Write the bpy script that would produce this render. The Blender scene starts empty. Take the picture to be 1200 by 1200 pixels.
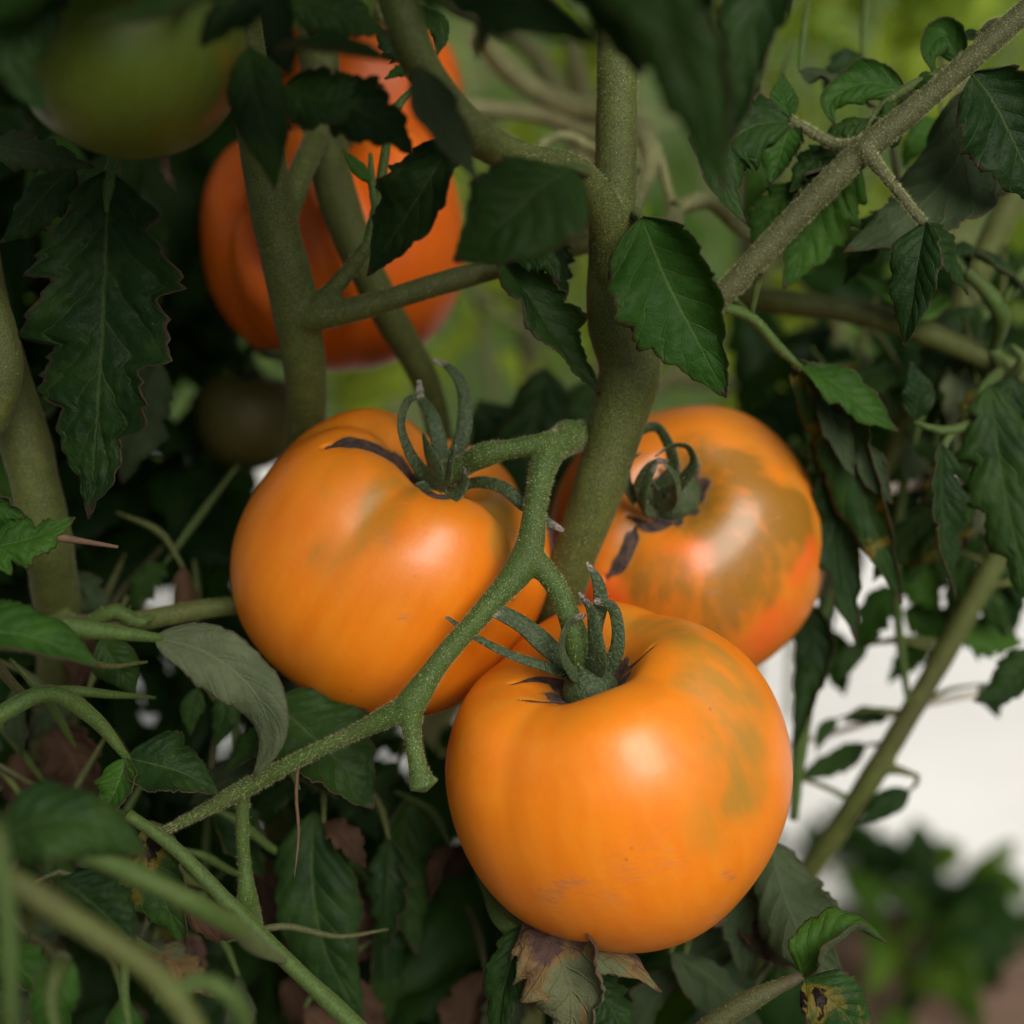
import bpy, math, random
import numpy as np
from mathutils import Vector, Matrix
from mathutils.bvhtree import BVHTree

# ------------------------------------------------------------------ camera, sky, sun, exposure
scene = bpy.context.scene
PITCH = math.radians(20.0)
FOCUS = 0.60                       # metres from lens to the picture's plane of reference
SPAN = 36.0 / 64.8                 # picture width per metre of depth
FW = np.array([0, math.cos(PITCH), -math.sin(PITCH)])
UP = np.array([0, math.sin(PITCH), math.cos(PITCH)])
RT = np.array([1.0, 0, 0])
CAM = np.array([0, 0, 0.5]) - FOCUS * FW
cd = bpy.data.cameras.new("camera")
cam = bpy.data.objects.new("camera", cd)
scene.collection.objects.link(cam)
scene.camera = cam
cam.location = CAM
cam.rotation_euler = (math.radians(90) - PITCH, 0, 0)
cd.lens = 64.8
cd.sensor_width = 36.0
cd.clip_start = 0.01
cd.clip_end = 400
cd.dof.use_dof = True
cd.dof.focus_distance = 0.575
cd.dof.aperture_fstop = 4.2
cd.dof.aperture_blades = 9

SUN_AZ, SUN_EL = math.radians(156), math.radians(40)      # azimuth from +Y towards +X: high soft light from the right
world = bpy.data.worlds.new("World")
scene.world = world
world.use_nodes = True
wn, wl = world.node_tree.nodes, world.node_tree.links
sky = wn.new("ShaderNodeTexSky")
sky.sky_type = 'NISHITA'
sky.sun_disc = False
sky.sun_elevation = SUN_EL
sky.sun_rotation = SUN_AZ
sky.air_density = 1.0
sky.dust_density = 4.0
sky.ozone_density = 0.6
hs = wn.new("ShaderNodeHueSaturation")
hs.inputs["Saturation"].default_value = 0.10
wl.new(sky.outputs[0], hs.inputs["Color"])
wl.new(hs.outputs[0], wn["Background"].inputs[0])
wn["Background"].inputs[1].default_value = 0.05
sl = bpy.data.lights.new("sun", 'SUN')
sl.energy = 2.6
sl.angle = math.radians(40)
sl.color = (1.0, 0.93, 0.82)
so = bpy.data.objects.new("sun", sl)
scene.collection.objects.link(so)
to_sun = Vector((math.sin(SUN_AZ) * math.cos(SUN_EL), math.cos(SUN_AZ) * math.cos(SUN_EL), math.sin(SUN_EL)))
so.rotation_euler = to_sun.to_track_quat('Z', 'Y').to_euler()
so.location = (1, -2, 3)
scene.view_settings.view_transform = 'Standard'
scene.view_settings.look = 'None'
scene.view_settings.exposure = 0.46
scene.view_settings.gamma = 1.0
scene.render.engine = 'CYCLES'
scene.cycles.use_denoising = True
scene.cycles.max_bounces = 5
scene.cycles.diffuse_bounces = 2
scene.cycles.glossy_bounces = 2
scene.cycles.transmission_bounces = 4
scene.cycles.use_light_tree = False
scene.cycles.use_adaptive_sampling = True
scene.cycles.adaptive_threshold = 0.02
scene.cycles.caustics_reflective = False
scene.cycles.caustics_refractive = False

# ------------------------------------------------------------------ helpers: pixels, splines, meshes
def P(px, py, dz=0.0):
    """a photo pixel (of 1200) at dz centimetres behind the reference plane, as a world point"""
    d = FOCUS + dz / 100.0
    return CAM + d * (FW + (px - 600) / 1200 * SPAN * RT + (600 - py) / 1200 * SPAN * UP)

def K(dz=0.0):
    return SPAN / 1200 * (FOCUS + dz / 100.0)

def camvec(x, y, z):
    """right, up, towards the camera"""
    v = x * RT + y * UP - z * FW
    return v / np.linalg.norm(v)

def spline(C, n):
    C = np.asarray(C, float)
    k = len(C)
    d = np.linalg.norm(np.diff(C[:, :3], axis=0), axis=1)
    t = np.concatenate([[0], np.cumsum(np.maximum(d, 1e-6))])
    if k == 2:
        s = np.linspace(0, 1, n)[:, None]
        return C[0] * (1 - s) + C[1] * s
    m = np.gradient(C, t, axis=0)
    x = np.linspace(0, t[-1], n)
    i = np.clip(np.searchsorted(t, x, 'right') - 1, 0, k - 2)
    h = (t[i + 1] - t[i])
    s = ((x - t[i]) / h)[:, None]
    h = h[:, None]
    return ((2 * s**3 - 3 * s**2 + 1) * C[i] + (s**3 - 2 * s**2 + s) * h * m[i]
            + (-2 * s**3 + 3 * s**2) * C[i + 1] + (s**3 - s**2) * h * m[i + 1])

def unit(a):
    return a / np.maximum(np.linalg.norm(a, axis=-1, keepdims=True), 1e-9)

def frames(C, hint=None):
    T = unit(np.gradient(C, axis=0))
    N = np.zeros_like(C)
    h = np.array([0.31, -0.83, 0.45]) if hint is None else np.asarray(hint, float)
    n = h - T[0] * h.dot(T[0])
    N[0] = unit(n)
    for i in range(1, len(C)):
        n = N[i - 1] - T[i] * N[i - 1].dot(T[i])
        N[i] = unit(n)
    return T, N, np.cross(N, T)

class MB:
    def __init__(s):
        s.V, s.F, s.U, s.n = [], [], [], 0
    def add(s, V, F, U=None):
        s.V.append(np.asarray(V, float))
        s.F.extend([tuple(int(q) + s.n for q in f) for f in F])
        s.U.append(np.zeros((len(V), 2)) if U is None else U)
        s.n += len(V)
        return s
    def get(s):
        return np.concatenate(s.V), s.F, np.concatenate(s.U)

def grid_faces(a, b, wrap=False):
    F = []
    for i in range(a - 1):
        for j in range(b if wrap else b - 1):
            k = (j + 1) % b
            F.append((i * b + j, (i + 1) * b + j, (i + 1) * b + k, i * b + k))
    return F

def tube(pts, rad, step=0.004, sides=12, flat=1.0, hint=None, lump=0.0, seed=0):
    """round (or flattened) tapering tube; pts world points, rad metres per point"""
    C = np.column_stack([np.asarray(pts, float), np.asarray(rad, float)])
    L = np.linalg.norm(np.diff(C[:, :3], axis=0), axis=1).sum()
    n = int(np.clip(L / step, 5, 160))
    S = spline(C, n)
    r = np.maximum(S[:, 3], 1e-5)
    if lump:
        rg = np.random.default_rng(seed)
        s = np.linspace(0, L, n)
        r = r * (1 + lump * sum(np.sin(s * 2 * np.pi / l + rg.uniform(0, 6)) for l in (0.031, 0.017, 0.053)) / 2)
    T, N, B = frames(S[:, :3], hint)
    th = np.linspace(0, 2 * np.pi, sides, endpoint=False)
    V = S[:, None, :3] + r[:, None, None] * (np.cos(th)[None, :, None] * B[:, None] + flat * np.sin(th)[None, :, None] * N[:, None])
    V = V.reshape(-1, 3)
    U = np.column_stack([np.repeat(np.linspace(0, 1, n), sides), np.tile(np.linspace(0, 1, sides, endpoint=False), n)])
    F = [f[::-1] for f in grid_faces(n, sides, True)]
    m = len(V)
    V = np.vstack([V, S[0, :3] - T[0] * r[0] * .5, S[-1, :3] + T[-1] * r[-1] * .5])
    U = np.vstack([U, [0, 0], [1, 0]])
    for j in range(sides):
        k = (j + 1) % sides
        F.append((m, j, k)[::-1] if False else (m, k, j)[::-1])
        F.append((m + 1, (n - 1) * sides + j, (n - 1) * sides + k))
    # keep the winding outward
    return V, F, U

def rot_to(parent_loc):
    return Matrix.Translation(-Vector(parent_loc))

def mk(name, V, F, mats, parent=None, uv=None, origin=None, smooth=True, kind=None, label=None):
    V = np.asarray(V, float)
    o0 = V.mean(0) if origin is None else np.asarray(origin, float)
    me = bpy.data.meshes.new(name)
    me.from_pydata((V - o0).tolist(), [], F)
    if uv is not None:
        lay = me.uv_layers.new(name="UVMap")
        li = np.zeros(len(me.loops), dtype=np.int32)
        me.loops.foreach_get("vertex_index", li)
        lay.data.foreach_set("uv", uv[li].astype(np.float32).ravel())
    if smooth:
        me.polygons.foreach_set("use_smooth", np.ones(len(me.polygons), dtype=bool))
    for m in (mats if isinstance(mats, (list, tuple)) else [mats]):
        me.materials.append(M[m])
    o = bpy.data.objects.new(name, me)
    scene.collection.objects.link(o)
    o.location = o0
    if parent is not None:
        o.parent = parent
        o.matrix_parent_inverse = Matrix.Translation(-ORIGIN[parent.name])
    ORIGIN[o.name] = Vector(o0)
    if kind:
        o["kind"] = kind
    if label:
        o["label"] = label
    return o

ORIGIN = {}
def thing(name, label, cat, loc, group=None):
    o = bpy.data.objects.new(name, None)
    scene.collection.objects.link(o)
    o.empty_display_size = 0.02
    o.location = loc
    ORIGIN[o.name] = Vector(loc)
    o["label"] = label
    o["category"] = cat
    if group:
        o["group"] = group
    return o

# ------------------------------------------------------------------ materials
M = {}
class NT:
    def __init__(s, name):
        s.m = bpy.data.materials.new(name)
        s.m.use_nodes = True
        s.t = s.m.node_tree
        s.n = s.t.nodes
        s.b = s.n["Principled BSDF"]
        s.out = s.n["Material Output"]
        M[name] = s.m
    def set(s, node, key, v):
        i = node.inputs[key]
        if isinstance(v, bpy.types.NodeSocket):
            s.t.links.new(v, i)
        elif isinstance(v, (tuple, list)) and len(v) == 3 and i.type == 'RGBA':
            i.default_value = (*v, 1)
        else:
            i.default_value = v
    def math(s, op, a, b=0.0, c=None, clamp=False):
        n = s.n.new("ShaderNodeMath"); n.operation = op; n.use_clamp = clamp
        s.set(n, 0, a); s.set(n, 1, b)
        if c is not None:
            s.set(n, 2, c)
        return n.outputs[0]
    def step(s, x, a, b, lo=0.0, hi=1.0):
        n = s.n.new("ShaderNodeMapRange"); n.interpolation_type = 'SMOOTHSTEP'
        s.set(n, 0, x); s.set(n, 1, a); s.set(n, 2, b); s.set(n, 3, lo); s.set(n, 4, hi)
        return n.outputs[0]
    def mix(s, f, a, b, mode='MIX'):
        n = s.n.new("ShaderNodeMix"); n.data_type = 'RGBA'; n.blend_type = mode
        s.set(n, 0, f); s.set(n, 6, a); s.set(n, 7, b)
        return n.outputs[2]
    def coord(s, what="Object"):
        return s.n.new("ShaderNodeTexCoord").outputs[what]
    def noise(s, vec, scale, detail=4.0, rough=0.55, dist=0.0):
        n = s.n.new("ShaderNodeTexNoise")
        s.set(n, "Vector", vec); s.set(n, "Scale", scale); s.set(n, "Detail", detail)
        s.set(n, "Roughness", rough); s.set(n, "Distortion", dist)
        return n.outputs[0]
    def vor(s, vec, scale, feature='DISTANCE_TO_EDGE'):
        n = s.n.new("ShaderNodeTexVoronoi"); n.feature = feature
        s.set(n, "Vector", vec); s.set(n, "Scale", scale)
        return n.outputs["Distance"]
    def bump(s, h, dist, strength=1.0, prev=None):
        n = s.n.new("ShaderNodeBump")
        s.set(n, "Height", h); s.set(n, "Distance", dist); s.set(n, "Strength", strength)
        if prev is not None:
            s.set(n, "Normal", prev)
        return n.outputs[0]
    def attr(s, name):
        n = s.n.new("ShaderNodeAttribute"); n.attribute_name = name
        return n.outputs["Fac"]
    def rand(s):
        return s.n.new("ShaderNodeObjectInfo").outputs["Random"]
    def p(s, **kw):
        for k, v in kw.items():
            s.set(s.b, k.replace("_", " "), v)

def leaf_material(name, dark, light, vein, trans, tfac, rough=0.5, margin=(0.075, 0.04, 0.03), margin_at=0.9,
                  blotch=None, blotch_at=(0.6, 0.7), blotch2=None, raised=False, sheen=0.03):
    t = NT(name)
    uv = t.coord("UV"); ob = t.coord("Object")
    sp = t.n.new("ShaderNodeSeparateXYZ"); t.set(sp, 0, uv)
    u, v = sp.outputs[0], sp.outputs[1]
    a = t.math('ABSOLUTE', t.math('MULTIPLY', t.math('SUBTRACT', v, 0.5), 2.0))
    wob = t.math('MULTIPLY', t.math('SUBTRACT', t.noise(ob, 90), 0.5), 0.12)
    q = t.math('FRACT', t.math('ADD', t.math('MULTIPLY', t.math('SUBTRACT', u, t.math('MULTIPLY', a, 0.25)), 7.0), t.math('ADD', wob, 10.0)))
    dq = t.math('MINIMUM', q, t.math('SUBTRACT', 1.0, q))
    side = t.step(dq, 0.0, 0.085, 1.0, 0.0)
    mid = t.step(a, 0.0, 0.055, 1.0, 0.0)
    ret = t.step(t.vor(ob, 480), 0.0, 0.2, 1.0, 0.0)
    n1 = t.noise(ob, 55, 5)
    n2 = t.noise(ob, 210, 4)
    r = t.rand()
    col = t.mix(t.step(t.math('ADD', n1, t.math('MULTIPLY', t.math('SUBTRACT', r, 0.5), 0.35)), 0.32, 0.68), dark, light)
    col = t.mix(t.math('MULTIPLY', n2, 0.35), col, (dark[0] * .7, dark[1] * .75, dark[2] * .7))
    vm = t.math('MAXIMUM', t.math('MAXIMUM', t.math('MULTIPLY', side, 0.5), mid), t.math('MULTIPLY', ret, 0.10))
    col = t.mix(t.math('MULTIPLY', vm, 0.75), col, vein)
    fac_dead = None
    if blotch is not None:
        nb = t.noise(ob, 38, 5, 0.6, 0.4)
        fb = t.step(nb, blotch_at[0], blotch_at[1])
        ring = t.step(nb, blotch_at[0] - 0.07, blotch_at[0] + 0.01)
        if blotch2:
            col = t.mix(ring, col, blotch2)
        col = t.mix(fb, col, blotch)
        fac_dead = fb
    em = t.step(t.math('ADD', a, t.math('MULTIPLY', t.math('SUBTRACT', t.noise(ob, 130), 0.5), 0.3)), margin_at, 1.0)
    em = t.math('MAXIMUM', em, t.step(t.math('ADD', u, t.math('MULTIPLY', n2, 0.06)), 0.965, 1.01))
    col = t.mix(t.math('MULTIPLY', em, 0.75), col, margin)
    h = t.math('ADD', t.math('MULTIPLY', ret, 0.3 if raised else -0.16), t.math('MULTIPLY', n2, 0.5))
    h = t.math('ADD', h, t.math('MULTIPLY', t.math('MAXIMUM', side, mid), 0.8 if raised else -0.6))
    bm = t.bump(h, 0.0005, 0.7)
    t.p(Base_Color=col, Roughness=t.math('ADD', rough - 0.1, t.math('MULTIPLY', n2, 0.2)), Normal=bm,
        Sheen_Weight=sheen, Sheen_Roughness=0.4, Sheen_Tint=(0.75, 0.8, 0.55))
    t.b.inputs["Specular IOR Level"].default_value = 0.13
    tr = t.n.new("ShaderNodeBsdfTranslucent")
    tc = t.mix(t.math('MULTIPLY', vm, 0.5), trans, (trans[0] * .5, trans[1] * .5, trans[2] * .5))
    tc = t.mix(t.math('MULTIPLY', em, 0.7), tc, margin)
    if fac_dead is not None:
        tc = t.mix(fac_dead, tc, blotch)
    t.set(tr, "Color", tc); t.set(tr, "Normal", bm)
    ms = t.n.new("ShaderNodeMixShader")
    t.set(ms, 0, tfac)
    t.t.links.new(t.b.outputs[0], ms.inputs[1]); t.t.links.new(tr.outputs[0], ms.inputs[2])
    t.t.links.new(ms.outputs[0], t.out.inputs[0])

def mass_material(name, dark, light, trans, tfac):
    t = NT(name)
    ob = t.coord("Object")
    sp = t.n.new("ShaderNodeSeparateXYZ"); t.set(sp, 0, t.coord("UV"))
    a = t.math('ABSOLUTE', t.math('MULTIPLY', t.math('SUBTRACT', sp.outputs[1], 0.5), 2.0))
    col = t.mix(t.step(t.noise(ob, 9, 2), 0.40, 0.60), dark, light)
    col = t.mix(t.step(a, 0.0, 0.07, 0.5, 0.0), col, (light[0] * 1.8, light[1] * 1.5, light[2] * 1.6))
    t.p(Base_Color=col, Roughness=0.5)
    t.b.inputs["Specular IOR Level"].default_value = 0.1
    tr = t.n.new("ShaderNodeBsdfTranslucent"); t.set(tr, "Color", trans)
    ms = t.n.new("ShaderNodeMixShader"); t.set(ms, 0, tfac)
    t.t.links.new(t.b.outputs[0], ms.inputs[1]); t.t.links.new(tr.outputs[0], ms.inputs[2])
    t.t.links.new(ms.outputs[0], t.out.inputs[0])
mass_material("leaf_mass", (0.005, 0.016, 0.004), (0.012, 0.034, 0.006), (0.07, 0.18, 0.010), 0.33)  # near-black green: the deep shade between leaves is put into the colour
mass_material("leaf_row", (0.020, 0.052, 0.006), (0.220, 0.300, 0.045), (0.52, 0.66, 0.06), 0.5)
mass_material("leaf_row_dark", (0.018, 0.050, 0.007), (0.075, 0.135, 0.018), (0.22, 0.40, 0.02), 0.45)
leaf_material("leaf_upper", (0.009, 0.029, 0.007), (0.028, 0.066, 0.012), (0.055, 0.092, 0.024), (0.11, 0.27, 0.014), 0.36, 0.5,
              blotch=(0.050, 0.030, 0.014), blotch_at=(0.70, 0.75), blotch2=(0.050, 0.066, 0.012))
leaf_material("leaf_under", (0.038, 0.062, 0.028), (0.066, 0.096, 0.044), (0.10, 0.12, 0.065), (0.12, 0.25, 0.02), 0.36, 0.65, raised=True, sheen=0.10)
leaf_material("leaf_young", (0.024, 0.074, 0.010), (0.055, 0.135, 0.018), (0.09, 0.16, 0.04), (0.24, 0.46, 0.02), 0.45, 0.5)
leaf_material("leaf_blight", (0.014, 0.045, 0.010), (0.035, 0.085, 0.016), (0.08, 0.11, 0.03), (0.12, 0.22, 0.02), 0.35, 0.5,
              blotch=(0.012, 0.008, 0.006), blotch_at=(0.58, 0.61), blotch2=(0.16, 0.12, 0.02))
leaf_material("leaf_withered", (0.075, 0.090, 0.045), (0.13, 0.14, 0.07), (0.11, 0.11, 0.06), (0.12, 0.16, 0.04), 0.25, 0.7,
              blotch=(0.070, 0.040, 0.034), blotch_at=(0.50, 0.57), blotch2=(0.16, 0.10, 0.04), raised=True)
leaf_material("leaf_pale", (0.075, 0.098, 0.050), (0.125, 0.150, 0.078), (0.16, 0.18, 0.10), (0.14, 0.22, 0.04), 0.3, 0.6, raised=True, sheen=0.1)
leaf_material("leaf_dead", (0.028, 0.015, 0.009), (0.080, 0.044, 0.024), (0.10, 0.06, 0.04), (0.1, 0.05, 0.03), 0.15, 0.75)

def stem_material(name, dark, light, brown, speck=1700.0, sheen=0.10):
    t = NT(name)
    ob = t.coord("Object")
    n1 = t.noise(ob, 28, 4)
    n2 = t.noise(ob, speck, 3, 0.7)
    n3 = t.noise(ob, 150, 4)
    col = t.mix(t.step(n2, 0.30, 0.75), dark, light)
    col = t.mix(t.math('MULTIPLY', t.step(n1, 0.46, 0.7), 0.55), col, brown)
    col = t.mix(t.math('MULTIPLY', t.step(n3, 0.5, 0.75), 0.4), col, light)
    bm = t.bump(t.math('ADD', n2, t.math('MULTIPLY', n3, 1.2)), 0.0004, 0.6)
    t.p(Base_Color=col, Roughness=0.62, Normal=bm, Sheen_Weight=sheen, Sheen_Roughness=0.35, Sheen_Tint=(0.85, 0.85, 0.5))
    t.b.inputs["Specular IOR Level"].default_value = 0.3

stem_material("stem_olive", (0.026, 0.036, 0.008), (0.112, 0.132, 0.028), (0.045, 0.042, 0.016))
stem_material("stem_green", (0.018, 0.042, 0.007), (0.075, 0.125, 0.022), (0.060, 0.066, 0.020))
stem_material("stem_purple", (0.028, 0.032, 0.012), (0.085, 0.092, 0.032), (0.064, 0.040, 0.030))
stem_material("stem_pale", (0.10, 0.115, 0.045), (0.22, 0.22, 0.10), (0.14, 0.11, 0.06), 400)

t = NT("hair"); t.p(Base_Color=(0.62, 0.60, 0.32), Roughness=0.5)
t = NT("dry_thread"); t.p(Base_Color=t.mix(t.noise(t.coord(), 300), (0.05, 0.026, 0.014), (0.14, 0.08, 0.04)), Roughness=0.8)

def sepal_material():
    t = NT("sepal")
    sp = t.n.new("ShaderNodeSeparateXYZ"); t.set(sp, 0, t.coord("UV"))
    ob = t.coord("Object")
    n = t.step(t.noise(ob, 900, 4), 0.3, 0.7); n2 = t.noise(ob, 90, 3)
    col = t.mix(n, (0.008, 0.019, 0.005), (0.036, 0.066, 0.014))
    col = t.mix(t.math('MULTIPLY', t.step(n2, 0.55, 0.75), 0.5), col, (0.07, 0.075, 0.022))
    dry = t.step(t.math('ADD', sp.outputs[0], t.math('MULTIPLY', t.math('SUBTRACT', n2, 0.5), 0.5)), 0.86, 0.97)
    drycol = t.mix(n, (0.035, 0.022, 0.024), (0.30, 0.26, 0.23))
    col = t.mix(dry, col, drycol)
    t.p(Base_Color=col, Roughness=0.6, Normal=t.bump(n, 0.0004, 0.6), Sheen_Weight=0.08, Sheen_Tint=(0.8, 0.85, 0.5))
sepal_material()

def tomato_material(name, base, low, green, red, rough=0.39, sss=0.2, mott=0.4, spec=0.5, coat=0.10):
    t = NT(name)
    ob = t.coord("Object")
    n1 = t.noise(ob, 26, 5, 0.55, 0.3)
    n2 = t.noise(ob, 75, 6, 0.6)
    n3 = t.noise(ob, 1400, 2, 0.6)
    u_ = t.attr("scuff"); g = t.attr("green"); r = t.attr("red"); c = t.attr("cork")
    col = t.mix(t.math('MULTIPLY', t.step(n1, 0.38, 0.7), mott), base, low)
    col = t.mix(t.math('MULTIPLY', t.step(n2, 0.45, 0.75), 0.14), col, (base[0], base[1] * 1.5, base[2] * 3.0))
    st_n = t.n.new("ShaderNodeAttribute"); st_n.attribute_name = "streak"
    stk = t.noise(st_n.outputs["Vector"], 2.4, 3, 0.5)
    col = t.mix(t.math('MULTIPLY', t.step(stk, 0.42, 0.70), 0.24), col, (base[0] * 1.05, base[1] * 1.4, base[2] * 4))
    col = t.mix(t.math('MULTIPLY', t.step(stk, 0.50, 0.28), 0.22), col, (base[0] * .85, base[1] * .72, base[2]))
    g = t.math('MULTIPLY', g, t.step(stk, 0.25, 0.70, 0.65, 1.15))
    gm = t.step(t.math('MULTIPLY', g, t.math('ADD', 0.35, t.math('MULTIPLY', n1, 1.3))), 0.0, 1.15)
    gm = t.math('MULTIPLY', gm, 0.85)
    col = t.mix(gm, col, green)
    rm = t.step(t.math('MULTIPLY', r, t.math('ADD', 0.5, n1)), 0.15, 0.9)
    col = t.mix(rm, col, red)
    col = t.mix(t.math('MULTIPLY', n3, 0.22), col, (base[0] * .75, base[1] * .6, base[2] * .5))
    # small brown flecks
    sx = t.vor(ob, 150, 'F1')
    fl = t.math('MULTIPLY', t.step(sx, 0.04, 0.12, 1.0, 0.0), t.step(t.noise(ob, 60, 2), 0.52, 0.62))
    col = t.mix(t.math('MULTIPLY', fl, 0.55), col, (0.16, 0.06, 0.015))
    # fine stretched scuffs
    mp = t.n.new("ShaderNodeMapping"); t.set(mp, 0, ob); mp.inputs["Scale"].default_value = (1, 1, 7); mp.inputs["Rotation"].default_value = (0.5, 0.9, 0.3)
    sc = t.step(t.noise(mp.outputs[0], 120, 3, 0.7), 0.66, 0.76)
    sc = t.math('MULTIPLY', sc, t.step(n1, 0.5, 0.62))
    col = t.mix(t.math('MULTIPLY', sc, 0.26), col, (0.75, 0.48, 0.26))
    sm = t.math('MULTIPLY', u_, t.step(t.noise(mp.outputs[0], 160, 4, 0.7), 0.42, 0.62))
    col = t.mix(t.math('MULTIPLY', sm, 0.85), col, (0.26, 0.15, 0.10))
    cn = t.noise(ob, 320, 5, 0.7)
    cm = t.step(t.math('ADD', c, t.math('MULTIPLY', t.math('SUBTRACT', cn, 0.5), 0.45)), 0.40, 0.56)
    ccol = t.mix(t.step(cn, 0.35, 0.65), (0.016, 0.010, 0.009), (0.095, 0.055, 0.042))
    halo = t.math('MULTIPLY', t.step(t.math('ADD', c, t.math('MULTIPLY', t.math('SUBTRACT', cn, 0.5), 0.3)), 0.12, 0.45), 0.55)
    col = t.mix(halo, col, (0.30, 0.15, 0.03))
    col = t.mix(cm, col, ccol)
    ro = t.math('ADD', rough, t.math('MULTIPLY', t.math('SUBTRACT', n2, 0.5), 0.16))
    ro = t.math('ADD', ro, t.math('MULTIPLY', cm, 0.4))
    h = t.math('ADD', t.math('MULTIPLY', n2, 0.5), t.math('MULTIPLY', n3, 0.04))
    b1 = t.bump(h, 0.0009, 0.6)
    b2 = t.bump(t.math('MULTIPLY', cn, cm), 0.0012, 1.0, b1)
    t.p(Base_Color=col, Roughness=ro, Normal=b2, Subsurface_Weight=sss, Subsurface_Radius=(1.0, 0.35, 0.08), Subsurface_Scale=0.006,
        Coat_Weight=coat, Coat_Roughness=0.2)
    t.b.inputs["Specular IOR Level"].default_value = spec

tomato_material("skin_orange", (0.78, 0.215, 0.006), (0.68, 0.150, 0.004), (0.25, 0.175, 0.024), (0.80, 0.11, 0.012))
tomato_material("skin_blotchy", (0.70, 0.20, 0.010), (0.46, 0.19, 0.016), (0.175, 0.105, 0.012), (0.80, 0.115, 0.014), mott=0.7)
tomato_material("skin_red", (0.72, 0.135, 0.005), (0.62, 0.085, 0.004), (0.4, 0.2, 0.02), (0.7, 0.06, 0.01), spec=0.35, coat=0.0, rough=0.42)
tomato_material("skin_green", (0.092, 0.125, 0.012), (0.070, 0.105, 0.012), (0.12, 0.17, 0.03), (0.42, 0.13, 0.02), rough=0.45, spec=0.25, coat=0.0)
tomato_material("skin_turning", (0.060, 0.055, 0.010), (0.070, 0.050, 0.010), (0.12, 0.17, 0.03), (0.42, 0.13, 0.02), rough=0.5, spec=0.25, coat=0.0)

t = NT("soil"); ob = t.coord("Object")
n1 = t.noise(ob, 9, 8, 0.65); n2 = t.noise(ob, 70, 6, 0.7)
t.p(Base_Color=t.mix(n2, t.mix(n1, (0.10, 0.055, 0.036), (0.24, 0.14, 0.10)), (0.30, 0.19, 0.14)), Roughness=0.95, Normal=t.bump(t.math('ADD', n1, n2), 0.02, 0.8))
t = NT("white_plastic"); ob = t.coord("Object")
n1 = t.noise(ob, 6, 5, 0.6, 0.6); n2 = t.noise(ob, 45, 4)
t.p(Base_Color=t.mix(t.step(n1, 0.55, 0.75), (0.86, 0.86, 0.86), (0.72, 0.71, 0.70)), Roughness=0.42, Normal=t.bump(t.math('ADD', n1, t.math('MULTIPLY', n2, 0.3)), 0.01, 0.5))
t = NT("weeds"); ob = t.coord("Object")
n1 = t.noise(ob, 14, 6, 0.65)
t.p(Base_Color=t.mix(n1, (0.03, 0.07, 0.012), (0.12, 0.19, 0.035)), Roughness=0.9, Normal=t.bump(n1, 0.03, 1.0))
t = NT("twine"); t.p(Base_Color=t.mix(t.noise(t.coord(), 900), (0.45, 0.40, 0.33), (0.68, 0.62, 0.54)), Roughness=0.85)

# ------------------------------------------------------------------ the setting
def sheet(name, x0, x1, y0, y1, z, mat, nx, ny, amp, seed):
    rg = np.random.default_rng(seed)
    X, Y = np.meshgrid(np.linspace(x0, x1, nx), np.linspace(y0, y1, ny), indexing='ij')
    Z = np.full_like(X, z)
    for _ in range(14):
        k = rg.normal(0, 1, 2); k = k / np.linalg.norm(k) * rg.uniform(4, 40)
        Z += amp * np.sin(X * k[0] + Y * k[1] + rg.uniform(0, 6)) / (1 + np.linalg.norm(k) / 8)
    if y0 > 0:
        e = sum(np.sin(X * f + p) * a for f, p, a in ((7, 1, .025), (19, 2, .014), (43, 0, .007)))
        Y = Y + e * (1 - (Y - y0) / (y1 - y0))
    V = np.column_stack([X.ravel(), Y.ravel(), Z.ravel()])
    o = mk(name, V, grid_faces(nx, ny), mat, origin=(0, 0, 0), kind="structure")
    return o
mk("ground", [(-60, -60, -0.03), (60, -60, -0.03), (60, 120, -0.03), (-60, 120, -0.03)], [(0, 1, 2, 3)], "weeds", origin=(0, 0, 0), kind="structure")
sheet("soil_bed", -2.5, 2.5, -0.9, 1.32, 0.0, "soil", 130, 60, 0.006, 1)
sheet("plastic_mulch_sheet", -2.6, 2.6, 0.52, 1.50, 0.022, "white_plastic", 150, 40, 0.0035, 2)

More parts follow.
